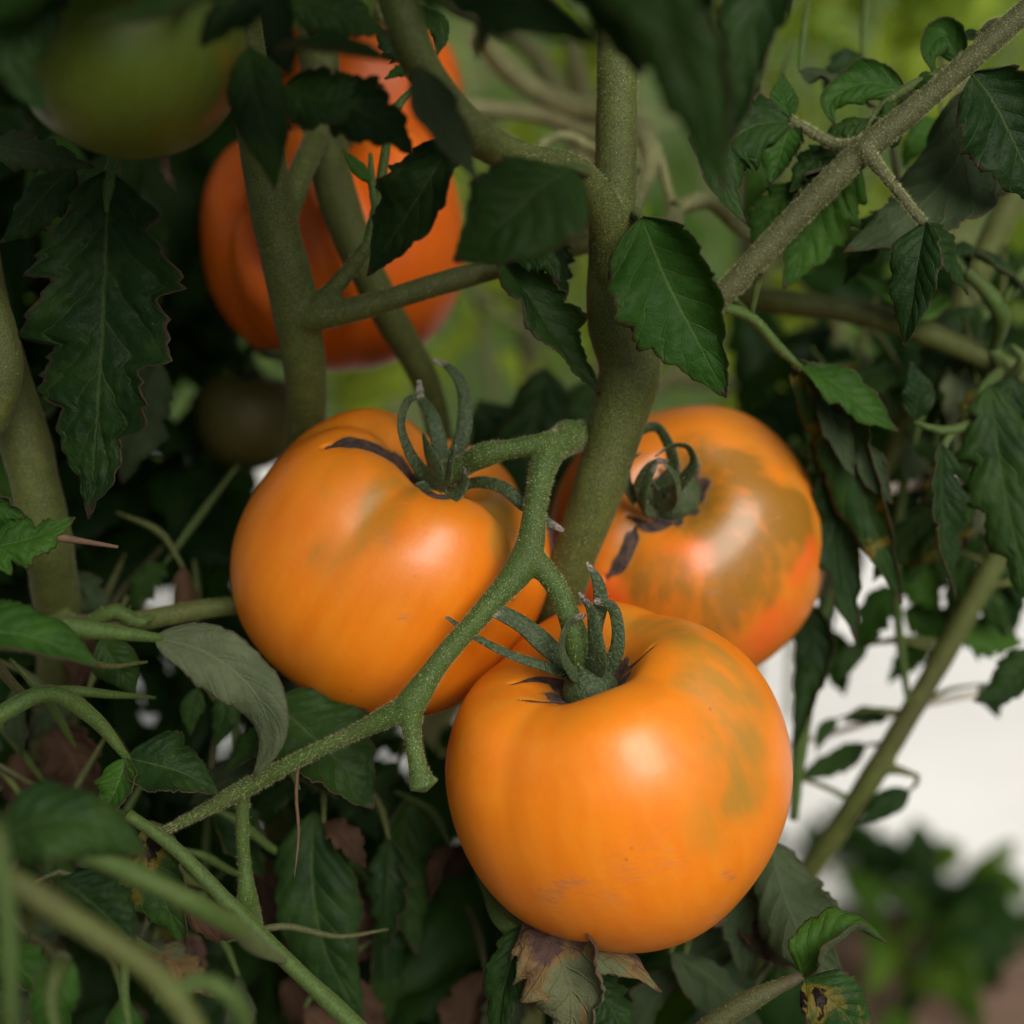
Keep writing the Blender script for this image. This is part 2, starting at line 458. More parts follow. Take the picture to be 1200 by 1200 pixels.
# ------------------------------------------------------------------ leaf maker
def leafmesh(mid, W, nrm, fold=0.22, curl=0.6, lobes=0.2, seed=0, nu=44, nv=18, twist=0.0, teeth=5, ripple=0.11, left=1.0, right=1.0,
             curl_l=None, curl_r=None, peak=0.62):
    rg = np.random.default_rng(seed)
    lobes = min(0.5, lobes * 1.4) if lobes > 0.08 else lobes
    C = spline(mid, nu + 1)
    L = np.linalg.norm(np.diff(C, axis=0), axis=1).sum()
    T = unit(np.gradient(C, axis=0))
    h = np.asarray(nrm, float)
    N = unit(h[None] - T * (T @ h)[:, None])
    u = np.linspace(0, 1, nu + 1)
    if twist:
        a = twist * (u - 0.3)
        Bq = np.cross(N, T)
        N = N * np.cos(a)[:, None] + Bq * np.sin(a)[:, None]
    B = np.cross(N, T)
    f = np.sin(np.pi * np.clip(u, 0.0, 1) ** peak) ** 0.9
    f[0] = 0.02; f[-1] = 0.0
    half = nv // 2
    x = np.zeros((nu + 1, nv + 1)); z = np.zeros_like(x); sh = np.zeros_like(x)
    vv = np.linspace(-1, 1, nv + 1)
    for s, (cols, wid, ck) in {-1: (range(half, -1, -1), left, curl_l), 1: (range(half, nv + 1), right, curl_r)}.items():
        ck = curl if ck is None else ck
        ph = rg.uniform(0, 1)
        q = u * teeth + ph
        amp = rg.uniform(0.45, 1.25, teeth + 2)[np.floor(q).astype(int)]
        fr = q % 1.0
        saw = np.where(fr < 0.82, (fr / 0.82) ** 0.7, (1 - fr) / 0.18)
        q2 = u * teeth * 3.3 + rg.uniform(0, 1)
        edge = f * (1 - lobes * amp * (1 - saw)) * (1 - 0.25 * lobes * ((1 - q2 % 1.0)))
        edge *= 1 + 0.06 * np.sin(u * 9 + rg.uniform(0, 6)) + rg.normal(0, .022, nu + 1)
        w = W * wid * edge
        bend = fold + 0.12 * np.sin(u * 5 + rg.uniform(0, 6))
        px_ = np.zeros(nu + 1); pz_ = np.zeros(nu + 1)
        for c, j in enumerate(cols):
            t_ = c / half
            if c:
                phi = bend - ck * (t_ - 0.5 / half) ** 1.6 * 2.0
                px_ = px_ + np.cos(phi) * w / half
                pz_ = pz_ + np.sin(phi) * w / half
            x[:, j] = s * px_; z[:, j] = pz_
            z[:, j] += ripple * W * t_ ** 1.5 * np.sin(u * 2 * np.pi * rg.uniform(2.6, 2.7) + s * 1.3 + seed) * f
            qq = (u - 0.25 * t_) * 7.0 % 1.0
            dq = np.minimum(qq, 1 - qq)
            z[:, j] += 0.085 * W * f * (np.minimum(dq / 0.35, 1) ** 0.7 - 0.6) * min(1, t_ * 3) * (1 - t_ ** 4)
            sh[:, j] = 0.30 * t_ * w
    z[:, half] -= 0.02 * W * f
    nz = rg.normal(0, 0.014 * W, x.shape); z += nz
    V = C[:, None] + B[:, None] * x[..., None] + N[:, None] * z[..., None] + T[:, None] * (sh * (1 - u)[:, None])[..., None]
    U = np.stack(np.broadcast_arrays(u[:, None], (vv * 0.5 + 0.5)[None]), -1).reshape(-1, 2)
    return V.reshape(-1, 3), grid_faces(nu + 1, nv + 1), U

seedc = [100]
def leaf(plant, pts, w, nrm=(0, 0.3, 1), mat="leaf_upper", under=False, name="leaf", label=None, **kw):
    """pts: (px, py, dz) along the midrib, w: full width in photo pixels; under=True shows the pale underside to the lens"""
    seedc[0] += 1
    kw.setdefault("seed", seedc[0])
    rv = random.Random(seedc[0] * 13)
    kw.setdefault("twist", rv.uniform(-.55, .55))
    if rv.random() < .4 and "curl_l" not in kw and "curl_r" not in kw and w > 44:
        kw[rv.choice(["curl_l", "curl_r"])] = -rv.uniform(.5, 1.1)
    mid = np.array([P(*p) for p in pts])
    n = camvec(*nrm)
    if under:
        n = -n
    dz = pts[len(pts) // 2][2]
    V, F, U = leafmesh(mid, w * K(dz) / 2, n, **kw)
    o = mk(name, V, F, [mat, "leaf_under" if mat in ("leaf_upper", "leaf_young", "leaf_blight") else mat], plant, U, origin=mid[0], label=label)
    m = o.modifiers.new("thickness", 'SOLIDIFY')
    m.thickness = 0.00035; m.offset = -1; m.material_offset = 1; m.material_offset_rim = 1
    return o

def stalk(plant, pts, r, mat="stem_green", name="leaf_stalk", sides=12, hairs=0, lump=0.06, flat=1.0):
    W_ = [p if isinstance(p, np.ndarray) else P(*p) for p in pts]
    dzs = [0 if isinstance(p, np.ndarray) else p[2] for p in pts]
    rr = list(r) if isinstance(r, (list, tuple)) else [r] * len(pts)
    rr[-1] *= .55
    rad = [a * K(z) for a, z in zip(rr, dzs)]
    V, F, U = tube(W_, rad, 0.004, sides, flat, None, lump, len(pts))
    o = mk(name, V, F, mat, plant, U, origin=W_[0])
    if hairs:
        hair_on(o, [(W_, rad)], hairs)
    return o

def hair_on(parent, tubes, count, length=(0.0005, 0.0015), seed=5, name="hairs"):
    """short stiff hairs standing on a stem, one mesh"""
    rg = np.random.default_rng(seed + count)
    mb = []
    Ls = [np.linalg.norm(np.diff(np.asarray(p), axis=0), axis=1).sum() for p, _ in tubes]
    VV, FF, n0 = [], [], 0
    for (pts, rad), L in zip(tubes, Ls):
        k = max(3, int(count * L / sum(Ls)))
        S = spline(np.column_stack([pts, rad]), 200)
        T, N, B = frames(S[:, :3])
        i = rg.integers(1, 198, k); fr = rg.uniform(0, 1, (k, 1)); Q = S[i] * (1 - fr) + S[i + 1] * fr
        th = rg.uniform(0, 2 * np.pi, k)
        d = np.cos(th)[:, None] * B[i] + np.sin(th)[:, None] * N[i]
        base = Q[:, :3] + d * Q[:, 3:4] * 0.96
        tip = base + unit(d + T[i] * rg.normal(0, 0.45, (k, 1)) + rg.normal(0, 0.2, (k, 3))) * rg.uniform(*length, (k, 1))
        s1 = T[i] * 0.000034; s2 = np.cross(d, T[i]) * 0.000034
        V = np.stack([base + s1, base - s1 * .5 + s2, base - s1 * .5 - s2, tip], 1).reshape(-1, 3)
        F = []
        for q in range(k):
            b = n0 + 4 * q
            F += [(b, b + 1, b + 3), (b + 1, b + 2, b + 3), (b + 2, b, b + 3)]
        VV.append(V); FF += F; n0 += 4 * k
    mk(name, np.concatenate(VV), FF, "hair", parent, kind="stuff")

def fused(plant, name, tubes, mat, voxel=0.0008, hairs=0, smooth=6, sides=18, lump=0.04, label=None):
    """several tubes grown together into one smooth stem; each tube = (points, radii in photo pixels)"""
    mb = MB(); ht = []
    for q, (pts, rr) in enumerate(tubes):
        Wp = [p if isinstance(p, np.ndarray) else P(*p) for p in pts]
        dzs = [8 if isinstance(p, np.ndarray) else p[2] for p in pts]
        rad = [a * K(z) for a, z in zip(rr, dzs)]
        mb.add(*tube(Wp, rad, 0.003, sides, 1.0, None, lump, q))
        ht.append((Wp, rad))
    V, F, U = mb.get()
    o = mk(name, V, F, mat, plant, origin=V[0], label=label)
    m = o.modifiers.new("fuse", 'REMESH'); m.mode = 'VOXEL'; m.voxel_size = voxel; m.use_smooth_shade = True
    m = o.modifiers.new("soften", 'SMOOTH'); m.factor = 0.5; m.iterations = smooth
    if hairs:
        hair_on(o, ht, hairs)
    return o

_tmpl = {}
def foliage(plant, count, boxes, mats, size=(0.05, 0.09), seed=1, name="foliage", keep=None):
    """a mass of leaves nobody could count, spread through boxes given as (px0, px1, py0, py1, dz0, dz1, weight) or world boxes"""
    rg = np.random.default_rng(seed)
    if not _tmpl:
        for k in range(6):
            _tmpl[k] = leafmesh(np.array([[0, 0, 0], [0.33, 0, 0.05 + .02 * k], [0.7, 0, 0.03], [1, 0, -0.12 - .03 * k]]), 0.30, (0, 0, 1), fold=0.25, curl=0.7,
                                lobes=0.35, seed=900 + k, nu=14, nv=8, teeth=4, ripple=0.12)
    wts = np.array([b[6] for b in boxes], float); wts /= wts.sum()
    VV, FF, UU, n0 = [], [], [], 0
    mi = []
    for q in range(count):
        b = boxes[rg.choice(len(boxes), p=wts)]
        a = rg.uniform(0, 1, 3)
        if len(b) == 8:
            c = np.array([b[0] + a[0] * (b[1] - b[0]), b[2] + a[1] * (b[3] - b[2]), b[4] + a[2] * (b[5] - b[4])])
        else:
            c = P(b[0] + a[0] * (b[1] - b[0]), b[2] + a[1] * (b[3] - b[2]), b[4] + a[2] * (b[5] - b[4]))
        s = rg.uniform(*size)
        if keep is not None and not keep(c, s):
            continue
        V, F, U = _tmpl[int(rg.integers(0, 6))]
        d = unit(np.array([rg.normal(0, 1), rg.normal(0, 1), rg.normal(-0.7, 0.6)]))
        nn = np.array([rg.normal(0, .5), rg.normal(-0.25, .5), 1.0]); nn = unit(nn - d * nn.dot(d))
        bb = np.cross(nn, d)
        VV.append(c + s * ((V[:, 0:1] - .4) * d + V[:, 1:2] * bb * rg.uniform(.8, 1.15) + V[:, 2:3] * nn))
        FF += [tuple(i + n0 for i in f) for f in F]; UU.append(U); n0 += len(V)
    if not VV:
        return None
    o = mk(name, np.concatenate(VV), FF, mats, plant, np.concatenate(UU), kind="stuff")
    return o

def to_ground(x, y, *pts):
    return np.array([x, y, -0.01])

# ------------------------------------------------------------------ tomatoes
BEEF = [(0, .60), (.10, .605), (.22, .67), (.42, .80), (.66, .77), (.88, .54), (1, .12), (.97, -.30), (.78, -.64), (.45, -.86), (.15, -.93), (0, -.93)]
FLATTER = [(0, .70), (.08, .705), (.17, .755), (.34, .84), (.60, .78), (.84, .54), (.98, .12), (.96, -.30), (.78, -.64), (.45, -.86), (.15, -.93), (0, -.93)]
HEART = [(0, .58), (.10, .585), (.22, .66), (.42, .80), (.68, .77), (.90, .52), (1, .12), (.95, -.28), (.745, -.64), (.45, -.90), (.18, -1.0), (0, -1.02)]

def tomato(label, c, Rpx, axis, skin, prof=BEEF, ribs=(), seed=0, nt=240, np_=160, spin=0.0, cracks=(), greens=(), reds=(), scuffs=(), corkring=0.24, squash=(1, 1),
           dents=(), origin_drop=1.0):
    """c: (px, py, dz) of the centre; ribs: (count, depth, phase); cracks: (polyline px, width px, depth px)"""
    rg = np.random.default_rng(seed)
    cen = P(*c); R = Rpx * K(c[2])
    A = camvec(*axis)
    X = unit(np.cross(A, -FW)); Y = np.cross(A, X)
    X, Y = X * math.cos(spin) + Y * math.sin(spin), Y * math.cos(spin) - X * math.sin(spin)
    S = spline(np.column_stack([np.array(prof), np.zeros(len(prof))]), np_)
    S[0, 0] = 0; S[-1, 0] = 0
    tt = np.linspace(0, 1, np_)
    th = np.linspace(0, 2 * np.pi, nt, endpoint=False)
    g = np.exp(-((tt - 0.22) / 0.20) ** 2) + 0.35 * np.exp(-((tt - 0.5) / 0.3) ** 2)
    g *= np.clip(tt / 0.06, 0, 1)
    lob = np.zeros_like(th); 
    for k, a, p in ribs:
        lob += a * (1.3 * (np.sin(k * (th - p) / 2) ** 2 + 0.03) ** 0.4 - 0.9)
    for k in (2, 3, 5):
        lob += rg.uniform(0.004, 0.014) * np.cos(k * th + rg.uniform(0, 6))
    rho = S[:, 0:1] * (1 + g[:, None] * lob[None])
    zz = S[:, 1:2] * (1 + 0.9 * g[:, None] * lob[None])
    loc = np.stack([rho * np.cos(th) * squash[0], rho * np.sin(th) * squash[1], zz + 0 * th], -1).reshape(-1, 3)
    for k in range(5):
        d = unit(rg.normal(0, 1, 3)); q = loc @ d
        loc = loc + 0.010 * np.sin(2.2 * q + rg.uniform(0, 6))[:, None] * d
    V = cen + R * (loc[:, 0:1] * X + loc[:, 1:2] * Y + loc[:, 2:3] * A)
    F = [f for f in grid_faces(np_, nt, True)]
    V0 = V.copy()
    bvh = BVHTree.FromPolygons([Vector(v) for v in V0], F)
    def hit(px, py):
        d = P(px, py) - CAM
        r = bvh.ray_cast(Vector(CAM), Vector(d / np.linalg.norm(d)))
        return None if r[0] is None else np.array(r[0])
    Nrm = unit((V0 - cen) - 0.25 * ((V0 - cen) @ A)[:, None] * A)
    cork = np.exp(-((S[:, 0] / corkring) ** 4))[:, None] * np.ones(nt)
    cork = cork * (0.9 + 0.5 * np.sin(3 * th + 1 + seed) * np.sin(5 * th + 2) + 0.25 * np.sin(11 * th + seed))[None]
    cork[tt > 0.5] = 0
    cork = cork.reshape(-1)
    kpx = K(c[2])
    for line, wid, dep in cracks:
        pts = [hit(*p) for p in spline(np.array([[*p, 0] for p in line], float), 100)[:, :2]]
        ok = [(i, p) for i, p in enumerate(pts) if p is not None]
        if len(ok) < 2:
            continue
        idx = np.array([i for i, _ in ok]); Q = np.array([p for _, p in ok])
        taper = np.clip(np.minimum(idx / 20.0, (99 - idx) / 28.0), 0.25, 1)
        D = np.full(len(V0), 9.0)
        for a in range(0, len(V0), 20000):
            dd = np.linalg.norm(V0[a:a + 20000, None] - Q[None], axis=2) / (wid * kpx * taper[None])
            D[a:a + 20000] = dd.min(1)
        cork = np.maximum(cork, 1.1 * np.exp(-D ** 2 * 1.2))
        V = V - Nrm * (dep * kpx * np.exp(-(D / 1.9) ** 2))[:, None]
    Vw = V0.copy()
    for q in range(6):
        d = unit(rg.normal(0, 1, 3)); e = unit(rg.normal(0, 1, 3))
        Vw = Vw + 0.0022 * np.sin((V0 - cen) @ d * rg.uniform(120, 420) + rg.uniform(0, 6))[:, None] * e
    def paint(blobs):
        a = np.zeros(len(V0))
        flat = []
        for b in blobs:
            if isinstance(b[0], tuple):
                flat += [(p[0], p[1], b[1], b[2]) for p in spline(np.array([[*q, 0] for q in b[0]], float), 24)]
            else:
                flat.append(b)
        blobs = flat
        for px, py, rad, s in blobs:
            h = hit(px, py)
            if h is not None:
                a = np.maximum(a, s * np.exp(-(np.linalg.norm(Vw - h, axis=1) / (rad * kpx)) ** 2))
        return a
    for px, py, rad, dep in dents:
        h = hit(px, py)
        if h is not None:
            V = V - Nrm * (dep * kpx * np.exp(-(np.linalg.norm(V0 - h, axis=1) / (rad * kpx)) ** 2))[:, None]
    base = cen - np.array([0, 0, R])
    root = thing("tomato", label, "tomato", base, "tomatoes")
    del root["group"]
    o = mk("fruit", V, F, skin, root, origin=cen)
    sv = np.stack([np.cos(th)[None] * 3 + 0 * tt[:, None], np.sin(th)[None] * 3 + 0 * tt[:, None], tt[:, None] * 1.4 + 0 * th[None]], -1)
    at = o.data.attributes.new("streak", 'FLOAT_VECTOR', 'POINT')
    at.data.foreach_set("vector", (sv * (0.35 + np.sin(np.pi * tt))[:, None, None] + seed).astype(np.float32).ravel())
    shoulder = (0.42 * np.exp(-((tt - 0.17) / 0.10) ** 2))[:, None] * np.ones(nt)
    for nm, val in (("green", np.maximum(paint(greens), shoulder.reshape(-1))), ("red", paint(reds)), ("scuff", paint(scuffs)), ("cork", cork)):
        at = o.data.attributes.new(nm, 'FLOAT', 'POINT')
        at.data.foreach_set("value", val.astype(np.float32))
    cav = cen + A * R * prof[0][1]
    return root, o, cav, A, R

def calyx(root, cav, A, R, pts_list, hub=0.12, rad_px=9, c_dz=0, plain=0, seed=0, loop=None):
    """hub with sepals; pts_list holds sepals as photo-pixel curves (points, widths px, flat)"""
    rg = np.random.default_rng(seed)
    hb = tube([cav - A * R * 0.04, cav + A * R * 0.05, cav + A * R * 0.13, cav + A * R * 0.19], [R * hub * .9, R * hub * 1.1, R * hub * .85, R * hub * .45], 0.001, 14)
    cx = mk("calyx", hb[0], hb[1], "sepal", root, hb[2] * np.array([.5, 1]), origin=cav)
    bristly = []
    for s in pts_list:
        pts, w = s[0], s[1]
        flat = s[2] if len(s) > 2 else 0.22
        hint = camvec(*(s[3] if len(s) > 3 else (0.1, 0.4, 1)))
        Wp = [P(*p) for p in pts]
        rad = [1.12 * a * K(p[2]) for a, p in zip(w, pts)]
        V, F, U = tube(Wp, rad, 0.0012, 12, flat, hint, 0.05, len(pts))
        sp = mk("sepal", V, F, "sepal", cx, U, origin=Wp[0])
        bristly.append((Wp, rad))
    if bristly:
        hair_on(cx, bristly, 600, (0.0004, 0.001))
    X = unit(np.cross(A, -FW)); Y = np.cross(A, X)
    for k in range(plain):
        a = 2 * math.pi * k / plain + rg.uniform(-.2, .2)
        d = X * math.cos(a) + Y * math.sin(a)
        ln = R * rg.uniform(.45, .65)
        Wp = [cav + A * R * .06, cav + d * ln * .4 + A * R * .22, cav + d * ln * .8 + A * R * .30, cav + d * ln + A * R * rg.uniform(.25, .5)]
        V, F, U = tube(Wp, [R * .06, R * .055, R * .04, R * .01], 0.002, 10, .3, A)
        mk("sepal", V, F, "sepal", cx, U, origin=Wp[0])
    return cx

# left of the three
r1, f1, cav1, A1, R1 = tomato("ripe orange tomato with a curved brown scar running from its upright green sepals", (455, 664, 3.0), 179, (.47, .82, .36), "skin_orange",
    ribs=((5, .07, 0.4), (2, .03, 1.1)), seed=3, nt=420, np_=280, spin=0.3,
    cracks=(([(380, 520), (400, 513), (430, 516), (455, 528), (478, 546), (496, 566)], 15, 9), ([(488, 562), (510, 580), (540, 580)], 7, 3)),
    greens=((((480, 570), (445, 595), (415, 625), (385, 650)), 30, .8), (((410, 555), (385, 580)), 24, .5), (((570, 572), (590, 600), (588, 635)), 24, 1.3)), reds=((560, 790, 60, .35), (590, 720, 40, .3)),
    scuffs=((447, 625, 5, 1), (475, 730, 9, .8), (520, 690, 5, .8), (360, 780, 12, .4)))
calyx(r1, cav1, A1, R1, [
    ([(500, 560, .3), (480, 530, -.4), (470, 497, -.6), (478, 470, -.3), (496, 463, .3)], [8, 6.5, 5, 4.5, 2]),
    ([(518, 548, .8), (514, 515, .6), (505, 485, .8), (493, 466, 1.2), (491, 446, 1.4)], [9, 8.5, 7.5, 5, 2.5]),
    ([(528, 545, 1.0), (541, 515, .9), (545, 475, 1.1), (538, 445, 1.4), (522, 428, 1.6), (507, 422, 1.8)], [9, 9, 7.5, 6, 4, 2]),
    ([(535, 572, .6), (565, 565, -.3), (592, 573, -.9), (612, 590, -1.1), (635, 607, -1.0), (660, 622, -.9)], [8, 7, 7, 7, 5.5, 2.5]),
    ([(502, 572, -.1), (512, 552, -.7), (503, 530, -.7), (495, 507, -.6)], [10, 11, 8, 1.5]),
    ([(505, 575, -.2), (525, 562, -.9), (528, 540, -1.0), (534, 521, -1.0)], [8, 7, 6, 1.5]),
    ([(505, 575, -.3), (528, 584, -.7), (545, 565, -.8), (543, 547, -.8)], [7, 9, 7, 1.5]),
    ([(492, 565, -.2), (500, 578, -.5), (520, 586, -.6), (542, 578, -.6)], [6, 8, 8, 5])], hub=.13, seed=1)

# right, behind the stem
r2, f2, cav2, A2, R2 = tomato("blotchy orange and olive tomato with curled sepals behind the thick stem", (802, 640, 7.0), 166, (-.17, .46, .86), "skin_blotchy", prof=FLATTER,
    ribs=(), seed=8, nt=420, np_=280, corkring=.26,
    cracks=(([(742, 618), (735, 640), (722, 665), (708, 678)], 10, 6), ([(735, 605), (765, 618), (800, 600), (818, 570)], 9, 2)),
    greens=((((825, 548), (865, 555), (905, 585), (935, 625)), 36, 1.5), (((822, 590), (850, 620), (868, 660), (862, 700)), 56, 1.15), (((760, 680), (800, 710), (840, 735)), 46, 1.1), (((905, 660), (900, 700), (895, 720)), 24, .9), (((830, 520), (880, 530)), 24, .6), (((885, 600), (915, 640)), 34, .6)),
    scuffs=((860, 683, 5, 1), (948, 665, 6, 1), (812, 655, 4, 1), (855, 720, 10, .7), (840, 700, 10, .7)),
    reds=((905, 745, 50, .8), (660, 640, 60, 1.1), (700, 700, 50, .9), (945, 660, 40, .7), (800, 640, 40, .5)))
calyx(r2, cav2, A2, R2, [
    ([(758, 590, 2.6), (752, 560, 1.6), (765, 542, 1.2), (782, 540, 1.4)], [10, 10, 8, 4]),
    ([(765, 598, 2.6), (752, 592, 1.2), (760, 560, .7), (772, 538, .9)], [9, 8, 7, 2.5]),
    ([(775, 595, 2.6), (795, 582, 1.4), (790, 555, .9), (772, 537, 1.0)], [10, 9, 7, 2.5]),
    ([(782, 580, 2.8), (803, 560, 1.8), (813, 540, 1.4), (806, 524, 1.3), (785, 523, 1.2), (768, 535, 1.2)], [9, 8, 7, 6, 6, 2.5]),
    ([(770, 572, 3.2), (788, 552, 2.8), (782, 518, 2.5), (768, 500, 2.6), (750, 506, 2.6), (742, 525, 2.4)], [8, 7.5, 7, 6, 5, 3]),
    ([(745, 585, 2.6), (735, 565, 1.8), (738, 540, 1.5), (752, 530, 1.5)], [9, 8, 6, 2])], hub=.17, seed=2)

# lowest of the three
r3, f3, cav3, A3, R3 = tomato("large smooth orange tomato hanging lowest under the forked green stalk", (727, 913, -0.5), 201, (-.30, .86, .40), "skin_orange", prof=HEART,
    ribs=((4, .055, 1.0), (3, .025, .3)), seed=21, nt=420, np_=280, spin=-.25, corkring=.27,
    cracks=(([(598, 801), (625, 795), (655, 798), (700, 800), (735, 783), (765, 757)], 6.5, 3.0), ([(607, 820), (645, 823), (680, 821)], 3.0, 1.2)),
    greens=((((815, 790), (850, 830), (872, 880), (868, 930)), 40, .95), (((830, 840), (845, 900), (838, 960)), 50, .6), (((745, 728), (800, 742), (850, 775), (885, 830)), 44, .9)), reds=((740, 1090, 120, .25), (590, 960, 60, .2)),
    scuffs=((655, 1052, 16, 1), (672, 1040, 14, .9), (858, 1010, 9, 1), (866, 1017, 9, 1), (808, 1032, 8, .8), (740, 1010, 26, .55), (835, 1075, 14, .7), (562, 874, 4, 1), (700, 1060, 30, .4), (780, 1010, 30, .5)))
calyx(r3, cav3, A3, R3, [
    ([(668, 782, -1.9), (640, 756, -2.3), (612, 732, -2.5), (575, 712, -2.7)], [9, 11, 10, 8]),
    ([(672, 792, -1.9), (645, 783, -2.4), (600, 768, -2.6), (555, 745, -2.4), (523, 723, -2.2)], [7, 6, 5, 4, 1.8]),
    ([(682, 793, -2.0), (668, 785, -2.8), (658, 755, -3.2), (668, 728, -3.1), (685, 722, -2.8)], [9, 11, 11, 9, 4]),
    ([(690, 795, -2.0), (700, 775, -2.9), (697, 740, -3.2), (690, 710, -3.0), (678, 695, -2.8)], [10, 12, 9, 5, 2]),
    ([(708, 790, -1.9), (722, 765, -2.2), (724, 735, -2.3), (716, 710, -2.3), (697, 704, -2.4)], [9, 8, 7, 6, 3.5]),
    ([(695, 780, -1.4), (698, 735, -1.8), (704, 705, -1.9), (700, 680, -2.0), (688, 659, -2.0)], [8, 8, 8, 6, 1.5])], hub=.15, seed=3)

# deep orange-red one behind the left stems
r4, f4, cav4, A4, R4 = tomato("deep orange red ribbed tomato hanging behind the left plant's stems", (397, 290, 12), 151, (-.05, .95, .2), "skin_red",
    ribs=((5, .26, .75),), seed=5, nt=240, np_=150, spin=.5,
    dents=((278, 225, 20, 16), (281, 255, 20, 22), (287, 285, 20, 24), (300, 312, 20, 22), (316, 335, 20, 14)))
r7, f7, cav7, A7, R7 = tomato("round deep orange tomato half hidden by leaves above the ribbed one", (428, 122, 19), 112, (.1, .95, .2), "skin_red",
    ribs=((4, .05, .3),), seed=15, nt=160, np_=110)
calyx(r7, cav7, A7, R7, [], plain=5, seed=7)
calyx(r4, cav4, A4, R4, [], plain=6, seed=4)
r5, f5, cav5, A5, R5 = tomato("unripe olive green tomato with dried blossom threads under it", (152, 55, -8), 134, (.05, .98, -.12), "skin_green", ribs=((4, .02, .3),), seed=6, nt=160, np_=100,
    reds=((275, 100, 50, .8),))
calyx(r5, cav5, A5, R5, [], plain=5, seed=5)
for k in range(7):
    a = random.Random(k)
    stalk(r5, [(192 + a.uniform(-3, 3), 178, -7.2), (190 + a.uniform(-2, 8), 200, -7.3), (193 + k * 2.3 + a.uniform(-3, 3), 213 + a.uniform(-4, 12), -7.3)], [1.6, 1.3, .8], "dry_thread", "blossom_thread", 5)
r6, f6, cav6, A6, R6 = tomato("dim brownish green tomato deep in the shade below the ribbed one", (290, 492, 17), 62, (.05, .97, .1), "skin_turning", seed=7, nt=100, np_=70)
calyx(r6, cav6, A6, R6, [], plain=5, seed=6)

# ------------------------------------------------------------------ plants
C_ = thing("tomato_plant", "tomato plant whose thick olive stem carries the cluster of three orange tomatoes", "plant", to_ground(.05, .10))
L_ = thing("tomato_plant", "tomato plant with the upright grey green stem in front of the ribbed tomato", "plant", to_ground(-.11, .22))
E_ = thing("tomato_plant", "shaded tomato plant with large drooping leaf and fine foreground stalks", "plant", to_ground(-.20, .14))
G_ = thing("tomato_plant", "slender tomato plant rising in front of the white ground sheet", "plant", to_ground(.14, .28))

# --- central plant: stem and branches
main = [(728, -40, -.5), (724, 60, -.6), (722, 180, -.4), (718, 300, 0), (725, 380, .3), (738, 428, .4), (722, 500, .8), (697, 585, 1.3), (668, 665, 2.2), (648, 735, 3.8), (632, 830, 6.5), P(622, 1000, 7.5), P(610, 1250, 8.5), to_ground(.05, .10)]
fused(C_, "main_stem", [
    (main, [25, 25, 25, 30, 36, 37, 33, 29, 27, 25, 24, 24, 26, 30]),
    ([(452, -40, -7.5), (500, 88, -7), (555, 155, -6), (612, 188, -4.2), (680, 208, -2.2), (712, 262, -1), (720, 330, -.3)], [24, 23, 22, 22, 21, 24, 22]),
    ([(738, 430, .5), (752, 432, .6), (768, 436, .8)], [20, 18, 13])],
    "stem_olive", 0.0008, hairs=14000, lump=.03)
fused(C_, "side_branch", [
    ([(752, 428, 1), (790, 395, 1), (840, 352, .5), (920, 268, 0), (1004, 184, -.5), (1090, 112, -1), (1160, 50, -1.5), (1240, -20, -2)], [15, 15, 15, 15, 16.5, 13.5, 14, 14]),
    ([(1185, 30, -1.6), (1160, 35, -.8), (1142, 70, -.6)], [12, 11, 9]),
    ([(1010, 172, -.4), (985, 172, 0), (950, 155, .2), (925, 140, .2)], [13, 8, 6.5, 6]),
    ([(1010, 172, -.8), (1040, 210, -1.2), (1082, 262, -1.6)], [11, 7, 6])],
    "stem_purple", 0.0008, hairs=7000, lump=.03)
fused(C_, "truss", [
    ([(742, 498, 2.6), (705, 508, 2.1), (670, 512, .7), (650, 521, -.6), (605, 525, -.8), (565, 534, -.6), (545, 545, -.1), (522, 556, .3)], [14, 15, 19, 17, 11, 15, 13, 16]),
    ([(668, 508, .5), (640, 538, -1.0), (628, 590, -1.7), (618, 650, -2.0), (568, 715, -2.6), (518, 772, -2.9), (478, 830, -3.0)], [19, 17, 14, 18, 13.5, 13, 18]),
    ([(618, 648, -2.0), (648, 682, -2.1), (668, 725, -2.2), (680, 765, -2.0), (688, 785, -1.7)], [17, 13, 13.5, 16, 18]),
    ([(480, 828, -3.0), (484, 868, -3.1), (492, 908, -3.2), (496, 921, -3.2)], [17, 10.5, 13, 18]),
    ([(478, 828, -3.0), (430, 852, -2.6), (350, 890, -2.0), (285, 925, -1.5), (230, 955, -1.3), (188, 976, -1.2)], [17, 10.5, 9, 11, 7, 4])],
    "stem_green", 0.00055, hairs=9000, smooth=5, lump=.05)
stalk(C_, [(285, 925, -1.5), (284, 975, -1.2), (288, 1030, -1), (291, 1062, -1.4), (300, 1092, -3), (318, 1114, -4.4)], [9, 8, 9, 14, 9, 9], hairs=300)
stalk(C_, [(350, 890, -2), (347, 930, -1.8), (350, 975, -1.6), (345, 1028, -1.5)], [2.5, 2, 2, 1], "dry_thread", "tendril", 6)
stalk(C_, [(300, 905, -1.8), (335, 895, -1.6), (350, 925, -1.4)], [5, 5, 4])
stalk(C_, [P(618, 900, 7.5), P(560, 985, 4), P(575, 1045, 2), P(605, 1090, -.5), P(640, 1100, -1)], [11, 10, 10, 9, 6], hairs=200)
stalk(C_, [(690, 203, -2), (672, 196, -5), (655, 200, -8.5)], [8, 6, 5])
stalk(C_, [(745, 250, -.2), (750, 255, -1.6), (756, 262, -2.6)], [8, 6, 5])
